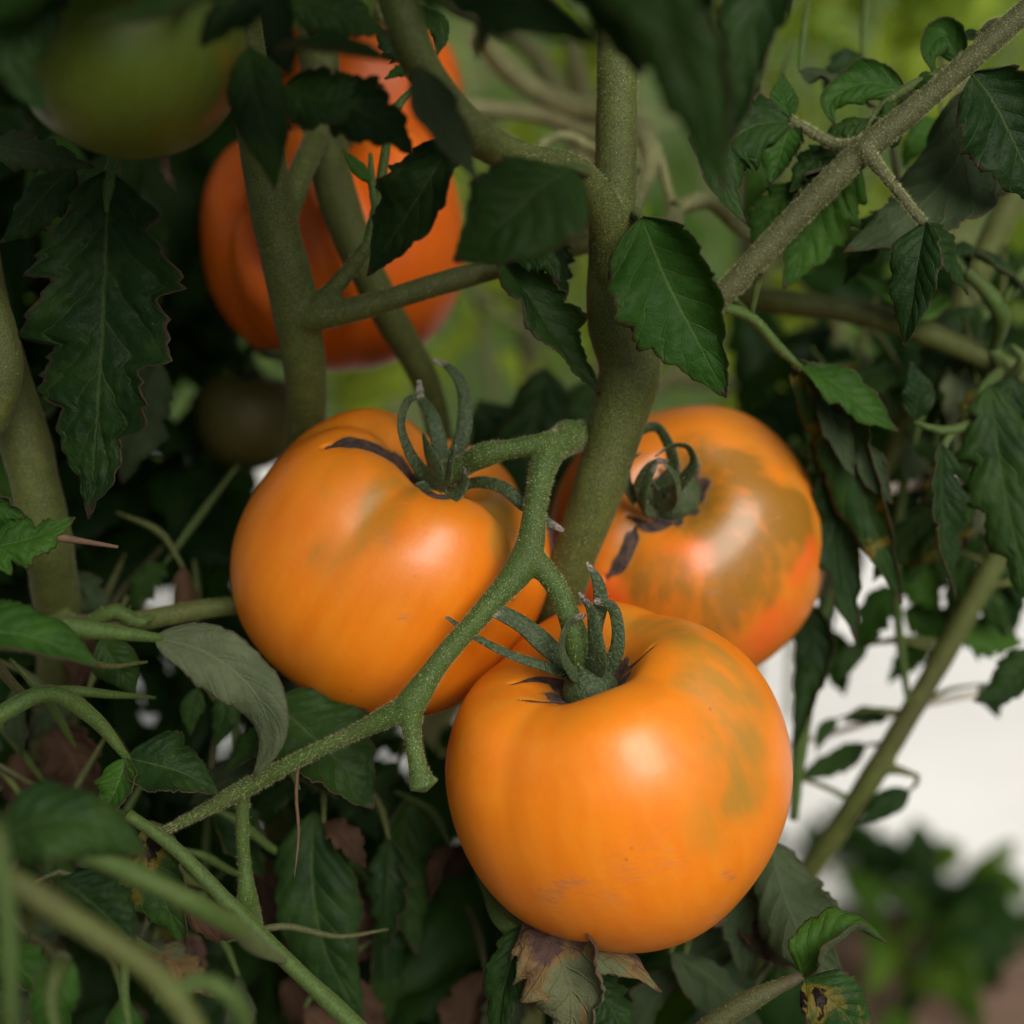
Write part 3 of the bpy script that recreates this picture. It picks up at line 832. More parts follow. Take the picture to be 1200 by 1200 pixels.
# right branch's small twig with curled leaflets
stalk(C_, [(1142, 64, -.6), (1110, 82, -.2), (1062, 104, 0), (1030, 128, .2), (1010, 165, .2)], [7, 7, 6, 5, 4], hairs=260)
stalk(C_, [(835, 356, .3), (880, 372, 1), (915, 410, 1.6), (940, 432, 2)], [7, 6, 6, 5], hairs=120)
stalk(C_, [(890, 318, .1), (884, 350, .6), (880, 372, 1)], [5, 4, 4])
stalk(C_, [(765, 265, 4), (800, 300, 4), (845, 340, 3.2), (885, 375, 1.5)], [8, 7, 7, 6])

leaf(C_, [(672, 198, -8.5), (640, 215, -9.5), (590, 262, -10), (532, 306, -9.5)], 158, (-.1, .25, 1), lobes=.06, fold=.08, curl=.25)
leaf(C_, [(490, 78, -11), (515, 140, -11.5), (545, 190, -11.5), (562, 215, -11)], 66, (.4, .3, 1), under=True, lobes=.06)
leaf(C_, [(535, 160, -5.2), (500, 215, -5.5), (462, 275, -5), (430, 324, -4.4)], 112, (-.25, .2, 1), lobes=.12, fold=.12, curl=.2)
leaf(C_, [(752, 255, -2.6), (782, 330, -3.4), (822, 408, -3.4), (851, 466, -3)], 156, (-.1, .55, 1), lobes=.12, fold=.10, curl=.15, curl_r=-.9, teeth=7, mat="leaf_young")
leaf(C_, [(585, 300, 0), (628, 362, -.2), (668, 425, -.2), (703, 462, 0)], 104, (.75, .35, .75), lobes=.22, fold=.7, curl=.5, ripple=.14)
leaf(C_, [(640, 255, .8), (655, 300, .6), (663, 352, .6)], 60, (.3, .3, 1), lobes=.35, curl=.8)
leaf(C_, [(600, 300, -.6), (642, 305, -1), (655, 330, -1)], 46, (0, .3, 1), lobes=.2, curl=.6)
leaf(C_, [(640, 430, 13), (625, 500, 13), (610, 580, 13), (590, 660, 13)], 130, (.1, .2, 1), lobes=.2)
leaf(C_, [(560, 470, 15), (600, 540, 15), (640, 640, 15)], 120, (-.1, .2, 1), lobes=.2)
leaf(C_, [(700, 440, 14), (685, 510, 14), (668, 590, 14), (640, 680, 14)], 150, (.1, .2, 1), lobes=.2)
# leaves along the right branch
leaf(C_, [(926, 140, .2), (919, 118, .2), (918, 86, .3)], 36, (0, .2, 1), lobes=.03, curl=.2, mat="leaf_young")
leaf(C_, [(928, 142, .2), (888, 146, -.2), (848, 175, -.6), (852, 225, -.9), (874, 262, -1)], 104, (.1, .5, .9), lobes=.22, fold=.1, curl=.7, ripple=.1)
leaf(C_, [(926, 142, .3), (918, 170, .1), (902, 216, 0)], 66, (.2, .2, 1), lobes=.12, curl=.4, mat="leaf_young")
leaf(C_, [(1004, 185, .6), (972, 225, 1.2), (945, 280, 1.5), (918, 338, 1.6)], 118, (.2, .25, 1), lobes=.25, fold=.2, curl=.4, curl_l=-.8, mat="leaf_young")
leaf(C_, [(935, 215, 1.6), (905, 245, 1.8), (885, 305, 2)], 62, (0, .3, 1), lobes=.3, mat="leaf_young")
leaf(C_, [(990, 175, .8), (960, 185, .8), (925, 225, 1)], 64, (-.2, .4, 1), lobes=.2)
leaf(C_, [(1132, 105, 1.4), (1122, 185, 1), (1068, 250, .6), (988, 296, .6)], 150, (-.25, -.1, 1), under=True, lobes=.12, fold=.15, curl=.4, teeth=6)
leaf(C_, [(1140, 85, -1.2), (1168, 125, -1.4), (1195, 180, -1.4), (1225, 245, -1.2)], 140, (.1, .3, 1), lobes=.14, fold=.12, curl=.2)
leaf(C_, [(1128, 75, .4), (1105, 42, .4), (1088, 62, 0), (1098, 90, -.1)], 52, (-.3, .4, .9), lobes=.06, curl=.9, mat="leaf_young")
leaf(C_, [(1122, 45, .5), (1145, 38, .4), (1160, 50, .2)], 24, (0, .7, .7), lobes=.06)
leaf(C_, [(1068, 100, 0), (1085, 92, -.3), (1108, 98, -.4)], 34, (0, .5, .8), lobes=.04, curl=.7)
leaf(C_, [(1060, 104, .1), (1010, 98, .2), (972, 125, .2), (978, 146, .1)], 58, (-.2, .5, .8), lobes=.06, curl=.9, mat="leaf_young")
leaf(C_, [(1040, 118, -.1), (1048, 140, -.3), (1020, 165, -.3), (1005, 190, -.2)], 56, (.2, .5, .8), lobes=.15, curl=.9, ripple=.15)
leaf(C_, [(1020, 140, .3), (985, 150, .4), (960, 172, .6)], 50, (-.2, .6, .7), lobes=.15, curl=.8, ripple=.15)
leaf(C_, [(1085, 260, -1.6), (1075, 310, -1.8), (1068, 360, -1.6), (1060, 406, -1.2)], 70, (-.5, .3, 1), lobes=.12, fold=.5, curl=.3)
leaf(C_, [(1088, 262, -1.5), (1108, 300, -1), (1135, 345, -.6)], 62, (.6, .3, .8), lobes=.15, fold=.5)
leaf(C_, [(938, 430, 2), (975, 448, 1.8), (1012, 478, 1.8), (1052, 505, 2)], 66, (.2, .9, .6), lobes=.15, fold=.3, curl=.7, mat="leaf_young")
leaf(C_, [(930, 420, 2.2), (985, 495, 3.4), (1018, 600, 3.8), (1057, 708, 4)], 96, (-.2, .2, 1), lobes=.12, fold=.2, curl=.5, curl_r=-.9, mat="leaf_blight", label="dark green leaf with brown and yellow blight spots")
leaf(C_, [(965, 450, 3.4), (985, 545, 4.6), (985, 650, 5), (1003, 754, 5)], 100, (.2, .15, 1), lobes=.3, fold=.15, curl=.3)
leaf(C_, [(958, 440, 3), (975, 490, 3), (1000, 560, 3.2)], 52, (.3, .3, 1), under=True, lobes=.1)
leaf(C_, [(1010, 520, 3.4), (1030, 565, 3.2), (1045, 590, 3.2)], 40, (-.4, .3, 1), under=True, lobes=.1, fold=.5)
# leaves under the lowest tomato
leaf(C_, [(618, 1070, -1), (650, 1108, -2.4), (668, 1160, -2.6), (664, 1245, -2.2)], 160, (.1, .35, 1), mat="leaf_withered", lobes=.22, fold=.15, curl=.6, ripple=.16, label="withered grey green and brown leaf under the lowest tomato")
leaf(C_, [(625, 1078, -.6), (685, 1108, -1.6), (735, 1128, -1.8), (775, 1162, -1.6)], 66, (.1, .6, .8), mat="leaf_withered", lobes=.12, curl=.6)
leaf(C_, [(618, 1085, -.8), (600, 1125, -1.4), (588, 1170, -1.4), (586, 1235, -1.2)], 66, (-.5, .2, 1), lobes=.15, fold=.5, curl=.5)
leaf(C_, [(690, 1140, 0), (715, 1180, 0), (745, 1240, 0)], 74, (.2, .3, 1), lobes=.2)
# blighted pair at the lower right
stalk(C_, [P(700, 1300, 2), P(810, 1218, -1.5), P(880, 1172, -2), P(940, 1143, -2.3)], [13, 12, 12, 11], "stem_purple", hairs=200)
leaf(C_, [(940, 1143, -2.3), (965, 1108, -2.6), (1002, 1088, -2.7), (1038, 1104, -2.6)], 84, (.2, .9, .8), lobes=.1, fold=.55, curl=.5, mat="leaf_young", under=False)
leaf(C_, [(942, 1146, -2.3), (965, 1165, -2.8), (992, 1190, -2.8), (1018, 1230, -2.6)], 88, (.1, .3, 1), lobes=.08, fold=.1, curl=.3, mat="leaf_blight", label="green leaf with a large black rotten patch")
leaf(C_, [(902, 985, 3), (918, 1050, 2), (945, 1110, 1), (995, 1180, 0)], 118, (.1, .3, 1), under=True, lobes=.15, fold=.2, curl=.4)
leaf(C_, [(905, 1010, 3.4), (880, 1080, 3.4), (870, 1150, 3)], 90, (-.3, .3, 1), under=True, lobes=.2)
# dark leaves hanging into the top of the picture
leaf(C_, [(690, -90, -15), (715, -20, -15.5), (735, 30, -15.5), (752, 92, -15)], 120, (.1, .2, 1), lobes=.15)
leaf(C_, [(590, -90, -13), (580, -20, -13.5), (566, 20, -13.5), (560, 70, -13)], 80, (.3, .2, 1), lobes=.15)
leaf(C_, [(500, -70, -17), (575, -20, -18), (640, 15, -18), (712, 55, -17.5)], 122, (0, .3, 1), lobes=.1)
leaf(C_, [(715, -90, -17), (765, 0, -18), (808, 100, -18), (852, 225, -17)], 120, (-.4, .2, 1), lobes=.15, fold=.3)
leaf(C_, [(750, -80, -16), (790, 0, -16.5), (830, 80, -16.5), (850, 180, -16)], 110, (.4, .2, 1), lobes=.15)
leaf(C_, [(915, -80, -11), (895, -10, -11.5), (868, 80, -11.5), (845, 190, -11)], 96, (.3, .2, 1), lobes=.15, fold=.3)
leaf(C_, [(680, -90, -19), (730, -30, -20), (790, 60, -20)], 110, (0, .3, 1), lobes=.1)
stalk(C_, [(862, -40, -4), (859, 70, -4), (852, 160, -4)], [4.5, 4.5, 4], "stem_pale")

# --- left plant
fused(L_, "main_stem", [
    ([(272, -60, -1.5), (288, 60, -.6), (304, 160, 0), (320, 250, .6), (344, 350, 1.4), (358, 440, 2.6), (358, 520, 5.5), (345, 640, 12), P(330, 850, 19), P(315, 1150, 24), to_ground(-.11, .22)], [23, 24, 26, 27, 28, 25, 24, 22, 22, 24, 26]),
    ([(352, 372, 1.4), (378, 370, 1), (432, 358, 1), (510, 334, 1.2), (590, 312, 1.6), (690, 285, 3.2)], [20, 17, 14.5, 14, 13, 12]),
    ([(362, 368, 1.2), (385, 345, .9), (415, 310, .8), (432, 288, .7)], [17, 12, 10, 9]),
    ([(368, -50, 4), (374, 60, 4), (378, 150, 4.2), (400, 245, 4.8), (448, 355, 6), (500, 450, 7.5), (520, 530, 9)], [23, 23, 24, 24, 20, 17, 15]),
    ([(330, 270, .8), (352, 205, 2), (372, 160, 4)], [14, 15, 15])],
    "stem_olive", 0.0009, hairs=8000, lump=.03)
stalk(L_, [(430, 290, .7), (443, 235, .7), (450, 190, .6), (462, 130, .4), (498, 92, .3)], [7, 6.5, 6, 5.5, 5], hairs=260)
stalk(L_, [(440, 245, .7), (436, 215, .6), (434, 180, .6)], [5, 5, 4.5], hairs=120)
stalk(L_, [(440, 215, .7), (425, 205, .5), (418, 195, .4)], [5, 4, 3])
leaf(L_, [(438, 212, .5), (422, 198, .3), (402, 176, .3)], 22, (0, .4, 1), lobes=.03, mat="leaf_young")
leaf(L_, [(495, 92, .3), (478, 80, .1), (450, 92, 0)], 34, (0, .7, .7), lobes=.3, mat="leaf_young")
leaf(L_, [(470, 22, .4), (500, 14, .2), (516, 36, 0), (512, 66, 0)], 50, (.3, .5, .8), lobes=.2, curl=.7, ripple=.2)
leaf(L_, [(480, 70, .3), (462, 55, .2), (440, 30, .2)], 44, (0, .4, 1), lobes=.25)
leaf(L_, [(322, 58, -12), (370, 55, -12.5), (420, 62, -12.5), (472, 74, -12)], 64, (0, .7, .8), lobes=.08, curl=.2)
leaf(L_, [(385, 95, -8), (420, 128, -8.5), (455, 150, -8.5), (484, 182, -8)], 92, (0, .4, 1), lobes=.2)
leaf(L_, [(335, 100, -8), (385, 118, -8.5), (450, 100, -8)], 92, (0, .5, 1), lobes=.15)
leaf(L_, [(340, -5, -9), (395, 12, -9), (455, 40, -9)], 92, (0, .5, 1), lobes=.15)
leaf(L_, [(290, 55, -9), (300, 110, -9.5), (314, 165, -9.5), (322, 222, -9)], 84, (.1, .2, 1), lobes=.08)
leaf(L_, [(320, -60, -15), (250, -20, -16), (180, 12, -16), (100, 25, -15)], 90, (0, .5, 1), lobes=.15)
leaf(L_, [(80, -80, -13), (30, 0, -13.5), (14, 70, -13.5), (62, 140, -13)], 112, (.3, .2, 1), lobes=.15)
leaf(L_, [(300, -50, -13), (275, 0, -13.4), (235, 55, -13.4)], 90, (0, .3, 1), lobes=.2)
leaf(L_, [(-20, 170, -3), (40, 180, -3), (110, 196, -2.6)], 62, (0, .5, .8), under=True, lobes=.2)
stalk(L_, [P(288, 60, -.6), P(240, -60, -3), cav5 + A5 * R5 * .3, cav5], [9, 8, 8, 9], name="fruit_stalk")
stalk(L_, [P(400, 240, 5.5), P(398, 160, 9), cav4 + A4 * R4 * .35, cav4], [10, 9, 9, 10], name="fruit_stalk")
stalk(L_, [P(376, 60, 5), P(410, 10, 12), cav7 + A7 * R7 * .5, cav7], [9, 8, 8, 8], name="fruit_stalk")
stalk(L_, [P(345, 420, 3.4), P(310, 415, 12), cav6 + A6 * R6 * .6, cav6], [7, 7, 7, 7], name="fruit_stalk")

# --- shaded plant at the far left with stalks reaching into the foreground
fused(E_, "main_stem", [
    ([(-45, 240, 1), (-8, 400, 1.4), (30, 520, 1.8), (58, 650, 3), (70, 740, 6), P(60, 900, 13), P(40, 1250, 17), to_ground(-.20, .14)], [30, 30, 30, 29, 28, 28, 28, 30]),
    ([(-40, 300, -1), (0, 380, -1.4), (6, 430, -1.4), (-14, 500, -1)], [16, 18, 22, 20]),
    ([(66, 735, 5), (110, 735, 2.4), (160, 728, 2.2), (225, 716, 2.4), (290, 708, 3)], [18, 15, 13, 12, 11])],
    "stem_olive", 0.0009, hairs=2600, lump=.04)
stalk(E_, [(100, 735, 2), (118, 722, 1.6), (142, 716, 1.5), (160, 730, 1.6), (180, 722, 1.7)], [8, 9, 9, 8, 6], hairs=120)
stalk(E_, [(150, 120, 0), (138, 180, -.6), (128, 215, -1), (125, 250, -1.2)], [9, 9, 9, 8])
stalk(E_, [(-40, 40, 2), (80, 90, 1), (150, 125, 0)], [9, 9, 9])
leaf(E_, [(127, 200, -1), (124, 285, -1.5), (118, 430, -1.8), (104, 608, -1.2)], 232, (.05, .15, 1), lobes=.34, fold=.1, curl=.25, curl_r=-.3, teeth=5, nu=70, nv=28, peak=.7)
leaf(E_, [(88, 195, -.4), (62, 218, -.6), (30, 255, -.6), (0, 285, -.4)], 78, (-.1, .3, 1), lobes=.12)
leaf(E_, [(-40, 655, -2.6), (0, 640, -3), (45, 628, -3), (88, 606, -2.8)], 92, (0, .5, 1), lobes=.4, mat="leaf_young")
leaf(E_, [(-50, 575, -2.6), (-10, 590, -2.8), (30, 605, -2.8)], 84, (0, .3, 1), lobes=.4, mat="leaf_young")
stalk(E_, [(60, 628, -2.8), (95, 634, -2.8), (138, 641, -2.8)], [6, 4, 3.5], "dry_thread", "dry_leaf_tip", 8)
leaf(E_, [(-60, 745, -6.5), (0, 740, -7), (55, 752, -7), (118, 782, -6.6)], 108, (0, .5, 1), lobes=.08, mat="leaf_young")
stalk(E_, [P(-120, 700, -4), P(-20, 722, -5.5), P(90, 736, -5.5), P(190, 748, -4.6)], [11, 11, 10, 9])
leaf(E_, [(180, 746, -4.6), (240, 764, -4.8), (300, 815, -4.8), (316, 862, -4.4), (296, 915, -4)], 82, (-.25, .6, 1), mat="leaf_pale", lobes=.06, fold=.3, curl=.5)
leaf(E_, [(118, 748, .2), (132, 772, 0), (148, 795, 0), (158, 815, .2)], 62, (.1, .2, 1), lobes=.08)
leaf(E_, [(232, 806, 2), (224, 832, 1.8), (222, 862, 1.8)], 34, (0, .2, 1), lobes=.1)
leaf(E_, [(264, 810, 2), (262, 840, 1.8), (252, 876, 1.8)], 40, (0, .2, 1), lobes=.1)
leaf(E_, [(318, 820, .6), (352, 850, .2), (400, 896, 0), (438, 948, .2)], 148, (.05, .3, 1), lobes=.15, fold=.12, curl=.3, curl_l=-.6, teeth=6)
leaf(E_, [(330, 840, 1), (300, 870, 1.2), (262, 908, 1.4)], 60, (-.2, .5, .8), lobes=.15)
stalk(E_, [P(-60, 880, -5), P(0, 838, -4.5), P(55, 812, -4), P(110, 842, -3), P(150, 890, -2.4)], [11, 10, 9.5, 9, 8])
leaf(E_, [(148, 888, -2.4), (178, 895, -2.6), (215, 906, -2.6), (256, 930, -2.4)], 104, (.1, .4, 1), lobes=.1)
leaf(E_, [(148, 888, -2.5), (138, 920, -2.8), (110, 968, -2.8)], 78, (-.2, .4, 1), lobes=.1, mat="leaf_young")
stalk(E_, [P(-150, 930, -16), P(-20, 1012, -17), P(90, 1080, -17), P(195, 1156, -17), P(245, 1240, -17), P(270, 1400, -16)], [11, 11, 10.5, 10.5, 10, 10], "stem_olive")
stalk(E_, [(205, 1165, -17), (235, 1148, -17), (268, 1165, -17), (295, 1240, -16)], [10, 10, 10, 9])
stalk(E_, [P(30, 975, -12), P(120, 1008, -12), P(200, 1045, -12), P(262, 1078, -11), P(300, 1108, -8), P(332, 1125, -5)], [7, 10, 10, 9.5, 9, 8])
stalk(E_, [(150, 955, -4), (200, 990, -4.2), (262, 1052, -4.4), (340, 1130, -4.6), (440, 1225, -4.6), (560, 1350, -4)], [7, 8, 9, 10, 11, 11])
stalk(E_, [(-5, 960, -19), (8, 1060, -19), (14, 1240, -19)], [10, 10, 10])
stalk(E_, [(75, 1120, -10), (60, 1160, -10), (70, 1230, -10)], [10, 10, 9])
stalk(E_, [(150, 1100, -6), (145, 1160, -6), (160, 1240, -6)], [6, 6, 6])
leaf(E_, [(-10, 985, -12), (50, 962, -12.5), (110, 965, -12.5), (175, 1005, -12)], 118, (0, .6, 1), lobes=.1)
leaf(E_, [(168, 970, -1.5), (178, 1010, -2), (195, 1060, -2), (215, 1105, -1.6)], 120, (-.2, .3, 1), lobes=.2, mat="leaf_blight")
leaf(E_, [(215, 1060, -1), (245, 1080, -1.2), (285, 1088, -1.2), (310, 1100, -1)], 54, (0, .5, .9), mat="leaf_dead", lobes=.3, curl=.8, ripple=.25)
leaf(E_, [(70, 1030, -6), (110, 1060, -6), (160, 1105, -6)], 110, (0, .4, 1), lobes=.15)
leaf(E_, [(80, 1120, -9.5), (62, 1170, -10), (58, 1240, -9.6)], 66, (0, .3, 1), lobes=.1, mat="leaf_young")
leaf(E_, [(368, 950, 3), (366, 1030, 2.6), (380, 1110, 2.6), (428, 1200, 3)], 118, (-.1, .2, 1), lobes=.08)
leaf(E_, [(480, 930, 6), (470, 1010, 6), (490, 1120, 6)], 100, (.2, .2, 1), lobes=.2)
leaf(E_, [(60, 850, 6), (90, 900, 6), (95, 975, 6)], 130, (.1, .3, 1), mat="leaf_dead", lobes=.25, curl=.8, ripple=.22, label="crumpled brown dead leaf in the shade")
leaf(E_, [(20, 880, 7), (30, 930, 7), (20, 990, 7)], 90, (.1, .3, 1), mat="leaf_dead", lobes=.25, curl=.8, ripple=.22)
for k, (x, y, dz, a) in enumerate([(430, 1010, 10, 40), (455, 1060, 11, 30), (520, 1100, 12, -20), (560, 1180, 12, 20), (330, 1150, 9, 50), (300, 1000, 9, 10)]):
    ca, sa = math.cos(math.radians(a)), math.sin(math.radians(a))
    leaf(E_, [(x, y, dz), (x + 40 * sa, y + 40 * ca, dz), (x + 75 * sa, y + 90 * ca, dz)], 80, (.2, .4, 1), mat="leaf_dead", lobes=.2, curl=.8, ripple=.2)

# --- slender plant before the white sheet
fused(G_, "main_stem", [
    ([P(1260, 440, 9), P(1215, 550, 9.5), P(1172, 645, 10), P(1110, 760, 10.5), P(1052, 860, 11), P(1000, 945, 12), P(935, 1040, 14), P(880, 1180, 20), to_ground(.14, .28)], [13, 14, 15, 14, 14, 15, 14, 14, 15]),
    ([(1230, 150, 10), (1190, 225, 10), (1145, 320, 10.5), (1105, 405, 11), (1062, 490, 12), (1035, 560, 13)], [17, 17, 17, 17, 12, 9]),
    ([(830, 345, 9), (900, 352, 8), (1030, 372, 7.5), (1110, 400, 7), (1200, 440, 7), P(1262, 470, 8)], [12, 14, 15, 15, 14, 13]),
    ([(1030, 900, 11.4), (1055, 903, 11), (1078, 910, 11)], [7, 6, 3])],
    "stem_olive", 0.001, hairs=1500)
stalk(G_, [(1058, 330, 5), (1100, 300, 4.6), (1140, 325, 4.6), (1172, 365, 5), (1165, 410, 6.5)], [8, 8, 9, 10, 11])
stalk(G_, [(1240, 300, 5), (1195, 325, 4.6), (1172, 360, 4.8)], [8, 8, 8])
stalk(G_, [(1165, 412, 6.5), (1185, 440, 5.5), (1200, 420, 5), (1185, 405, 5)], [8, 7, 7, 6])
stalk(G_, [(1180, 430, 6.5), (1150, 460, 4), (1130, 500, 3), (1105, 505, 2.8), (1072, 495, 2.8)], [7, 6, 6, 6, 5])
stalk(G_, [(1120, 503, 3), (1108, 518, 2.8), (1106, 545, 2.6)], [5, 5, 5])
stalk(G_, [(1130, 500, 3), (1150, 540, 2.8), (1158, 600, 2.6)], [6, 6, 5])
leaf(G_, [(1072, 492, 2.8), (1076, 462, 2.6), (1068, 424, 2.6)], 40, (0, .2, 1), lobes=.03, curl=.2)
leaf(G_, [(1104, 520, 2.6), (1104, 580, 2.4), (1108, 640, 2.4), (1120, 702, 2.6)], 74, (.1, .2, 1), lobes=.35, curl=.3, curl_l=-.9)
leaf(G_, [(1160, 450, 2.8), (1172, 540, 2.4), (1190, 630, 2.4), (1222, 730, 2.6)], 118, (-.1, .2, 1), lobes=.35)
leaf(G_, [(1190, 440, 3.6), (1180, 480, 3.6), (1200, 560, 3.6)], 90, (.1, .3, 1), lobes=.25)
leaf(G_, [(1125, 330, 4.6), (1130, 300, 4.4), (1180, 320, 4.4), (1215, 360, 4.4)], 50, (0, .6, .8), lobes=.2)
leaf(G_, [(1115, 345, 6), (1090, 360, 6), (1050, 345, 6), (1000, 320, 6)], 50, (0, .7, .7), lobes=.3, mat="leaf_young")
leaf(G_, [(1015, 872, 13), (985, 888, 13), (960, 900, 13), (930, 915, 13)], 40, (0, .6, .8), lobes=.1)
stalk(G_, [(1045, 880, 11.2), (1030, 872, 12), (1012, 874, 13)], [4, 3, 3])
stalk(G_, [(1075, 908, 11), (1074, 918, 11), (1066, 926, 11)], [3, 3, 3])
leaf(G_, [(1066, 926, 11), (1045, 938, 11), (1005, 966, 11)], 36, (0, .4, 1), lobes=.05)
leaf(G_, [(1215, 760, 8), (1190, 790, 8), (1165, 815, 8), (1140, 822, 8)], 56, (0, .3, 1), lobes=.12)
leaf(G_, [(1040, 842, 12), (1015, 836, 12), (988, 846, 12)], 28, (0, .5, .8), lobes=.1)
leaf(G_, [(942, 700, 8), (955, 760, 8), (945, 820, 8), (930, 880, 8)], 58, (.3, .2, 1), lobes=.15)
stalk(G_, [(985, 640, 9), (960, 740, 9), (940, 850, 9.5), (930, 960, 10)], [9, 9, 10, 10])
stalk(G_, [(1060, 560, 10), (1050, 640, 10), (1052, 720, 10), (1065, 830, 10.6)], [6, 6, 6, 6])
for k, (x, y, dz, w, a) in enumerate([(1075, 675, 12, 70, 30), (1120, 690, 13, 70, -10), (1085, 730, 13, 60, 60), (1150, 745, 12, 64, 80), (1060, 620, 14, 60, 0), (1140, 610, 14, 70, 20), (1180, 690, 14, 60, -30)]):
    ca, sa = math.cos(math.radians(a)), math.sin(math.radians(a))
    leaf(G_, [(x - 30 * sa, y - 30 * ca, dz), (x, y, dz), (x + 50 * sa, y + 50 * ca, dz + .5)], w, (.1, .4, 1), lobes=.25, mat="leaf_young")

# tangle of thin stalks, small leaves and dried scraps in the shade and along the right
rt = random.Random(77)
def tangle(plant, n, x0, x1, y0, y1, z0, z1, wmin, wmax, mats, stalks=True):
    for q in range(n):
        x, y, dz = rt.uniform(x0, x1), rt.uniform(y0, y1), rt.uniform(z0, z1)
        a = rt.uniform(-1.3, 1.3); w = rt.uniform(wmin, wmax); ln = w * rt.uniform(1.3, 1.9)
        sx, sy = math.sin(a), math.cos(a)
        m = rt.choice(mats)
        leaf(plant, [(x, y, dz), (x + .4 * ln * sx, y + .4 * ln * sy - 6, dz - .4), (x + .75 * ln * sx, y + .75 * ln * sy, dz - .3), (x + ln * sx, y + ln * sy + 8, dz + .3)], w,
             (rt.uniform(-.6, .6), rt.uniform(0, .8), 1), mat=m, lobes=rt.uniform(.1, .4), fold=rt.uniform(.1, .5), curl=rt.uniform(.2, .9), ripple=rt.uniform(.1, .25),
             under=rt.random() < .25, nu=26, nv=12)
        if stalks:
            b = rt.uniform(-1, 1)
            stalk(plant, [(x + 90 * b, y - rt.uniform(60, 120), dz + rt.uniform(0, 3)), (x + 30 * b, y - 40, dz + .6), (x, y, dz)], [2, 4.5, 4], rt.choice(["stem_green", "stem_olive", "stem_purple"]), sides=8)
tangle(E_, 26, -20, 480, 860, 1180, 1, 8, 36, 84, ["leaf_upper", "leaf_upper", "leaf_young", "leaf_blight", "leaf_dead", "leaf_withered"])
tangle(E_, 9, -20, 240, 640, 860, 2, 8, 36, 70, ["leaf_upper", "leaf_upper", "leaf_dead"])
tangle(E_, 12, 380, 620, 960, 1180, 5, 10, 40, 80, ["leaf_upper", "leaf_dead", "leaf_dead"])
tangle(C_, 8, 720, 960, 1080, 1180, 3, 8, 50, 90, ["leaf_upper", "leaf_upper", "leaf_dead"])
tangle(G_, 16, 960, 1200, 330, 620, 6, 13, 44, 90, ["leaf_upper", "leaf_upper", "leaf_young", "leaf_blight", "leaf_pale"])
tangle(G_, 5, 930, 1180, 640, 800, 11, 16, 36, 64, ["leaf_upper", "leaf_young"])
tangle(C_, 7, 840, 1180, 60, 260, 3, 8, 40, 70, ["leaf_young", "leaf_upper"])
tangle(L_, 9, -20, 190, 120, 520, 5, 11, 60, 110, ["leaf_upper", "leaf_upper", "leaf_upper", "leaf_young"], False)

for q in range(16):
    x, y, dz = rt.uniform(-40, 300), rt.uniform(930, 1150), rt.uniform(-3, 6)
    if q % 2:
        x, y = rt.uniform(-60, 20), rt.uniform(720, 900)
    a = rt.uniform(-.2, 1.2); ln = rt.uniform(90, 190)
    stalk(E_, [(x, y, dz), (x + .3 * ln * math.cos(a), y + .3 * ln * math.sin(a) - rt.uniform(0, 20), dz), (x + .7 * ln * math.cos(a), y + .7 * ln * math.sin(a) - rt.uniform(-15, 20), dz + 1), (x + ln * math.cos(a), y + ln * math.sin(a), dz + 2)],
          [2, rt.uniform(3, 6), rt.uniform(3, 6), 3], rt.choice(["stem_green", "stem_olive", "stem_purple"]), sides=8)
for q in range(9):
    k = rt.uniform(0, 1)
    x, y, dz = 1172 - 172 * k, 645 + 300 * k, 10 + 2 * k          # starts on the plant's own stem
    a = rt.choice([rt.uniform(-1.2, .2), rt.uniform(2.6, 3.6)]); ln = rt.uniform(50, 120)
    stalk(G_, [(x, y, dz), (x + .5 * ln * math.cos(a), y + .5 * ln * math.sin(a) - 8, dz), (x + ln * math.cos(a), y + ln * math.sin(a), dz + 1)], [4, 3, 2.5], "stem_olive", sides=8)
    e = (x + ln * math.cos(a), y + ln * math.sin(a))
    leaf(G_, [(*e, dz + 1), (e[0] + 14 * math.cos(a), e[1] + 12, dz + 1), (e[0] + 26 * math.cos(a), e[1] + 40, dz + 1)], rt.uniform(20, 34), (rt.uniform(-.4, .4), .4, 1), lobes=.1, nu=20, nv=10)
# masses of leaves that nobody could count: behind the tomatoes, above the picture and in the shade
GAPS = [(165, 778), (274, 880), (118, 650), (205, 640), (238, 735)]
def open_gap(c, s):
    d = c - CAM; z = d @ FW
    x, y = 600 + (d @ RT) / z / SPAN * 1200, 600 - (d @ UP) / z / SPAN * 1200
    return all((x - a) ** 2 + (y - b) ** 2 > (0.13 * s / z / SPAN * 1200) ** 2 for a, b in GAPS)
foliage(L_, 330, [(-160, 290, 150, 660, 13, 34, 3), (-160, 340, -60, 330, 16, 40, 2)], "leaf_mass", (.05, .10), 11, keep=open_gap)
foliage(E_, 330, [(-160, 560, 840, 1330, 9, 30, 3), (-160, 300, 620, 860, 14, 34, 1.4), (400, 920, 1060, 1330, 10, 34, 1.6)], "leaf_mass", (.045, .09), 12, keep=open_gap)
foliage(C_, 400, [(450, 960, -800, -280, -33, -22, .8), (-250, 560, -800, -110, -16, 40, 3), (600, 1400, -560, -110, 0, 45, 1.6)], "leaf_mass", (.05, .10), 13)  # unseen canopy above the view, added to shade the upper leaves and left side
foliage(G_, 90, [(880, 1010, 390, 640, 15, 26, 1.4), (960, 1260, 420, 640, 14, 30, 2), (960, 1250, 300, 480, 16, 34, 1)], "leaf_mass", (.04, .08), 14)

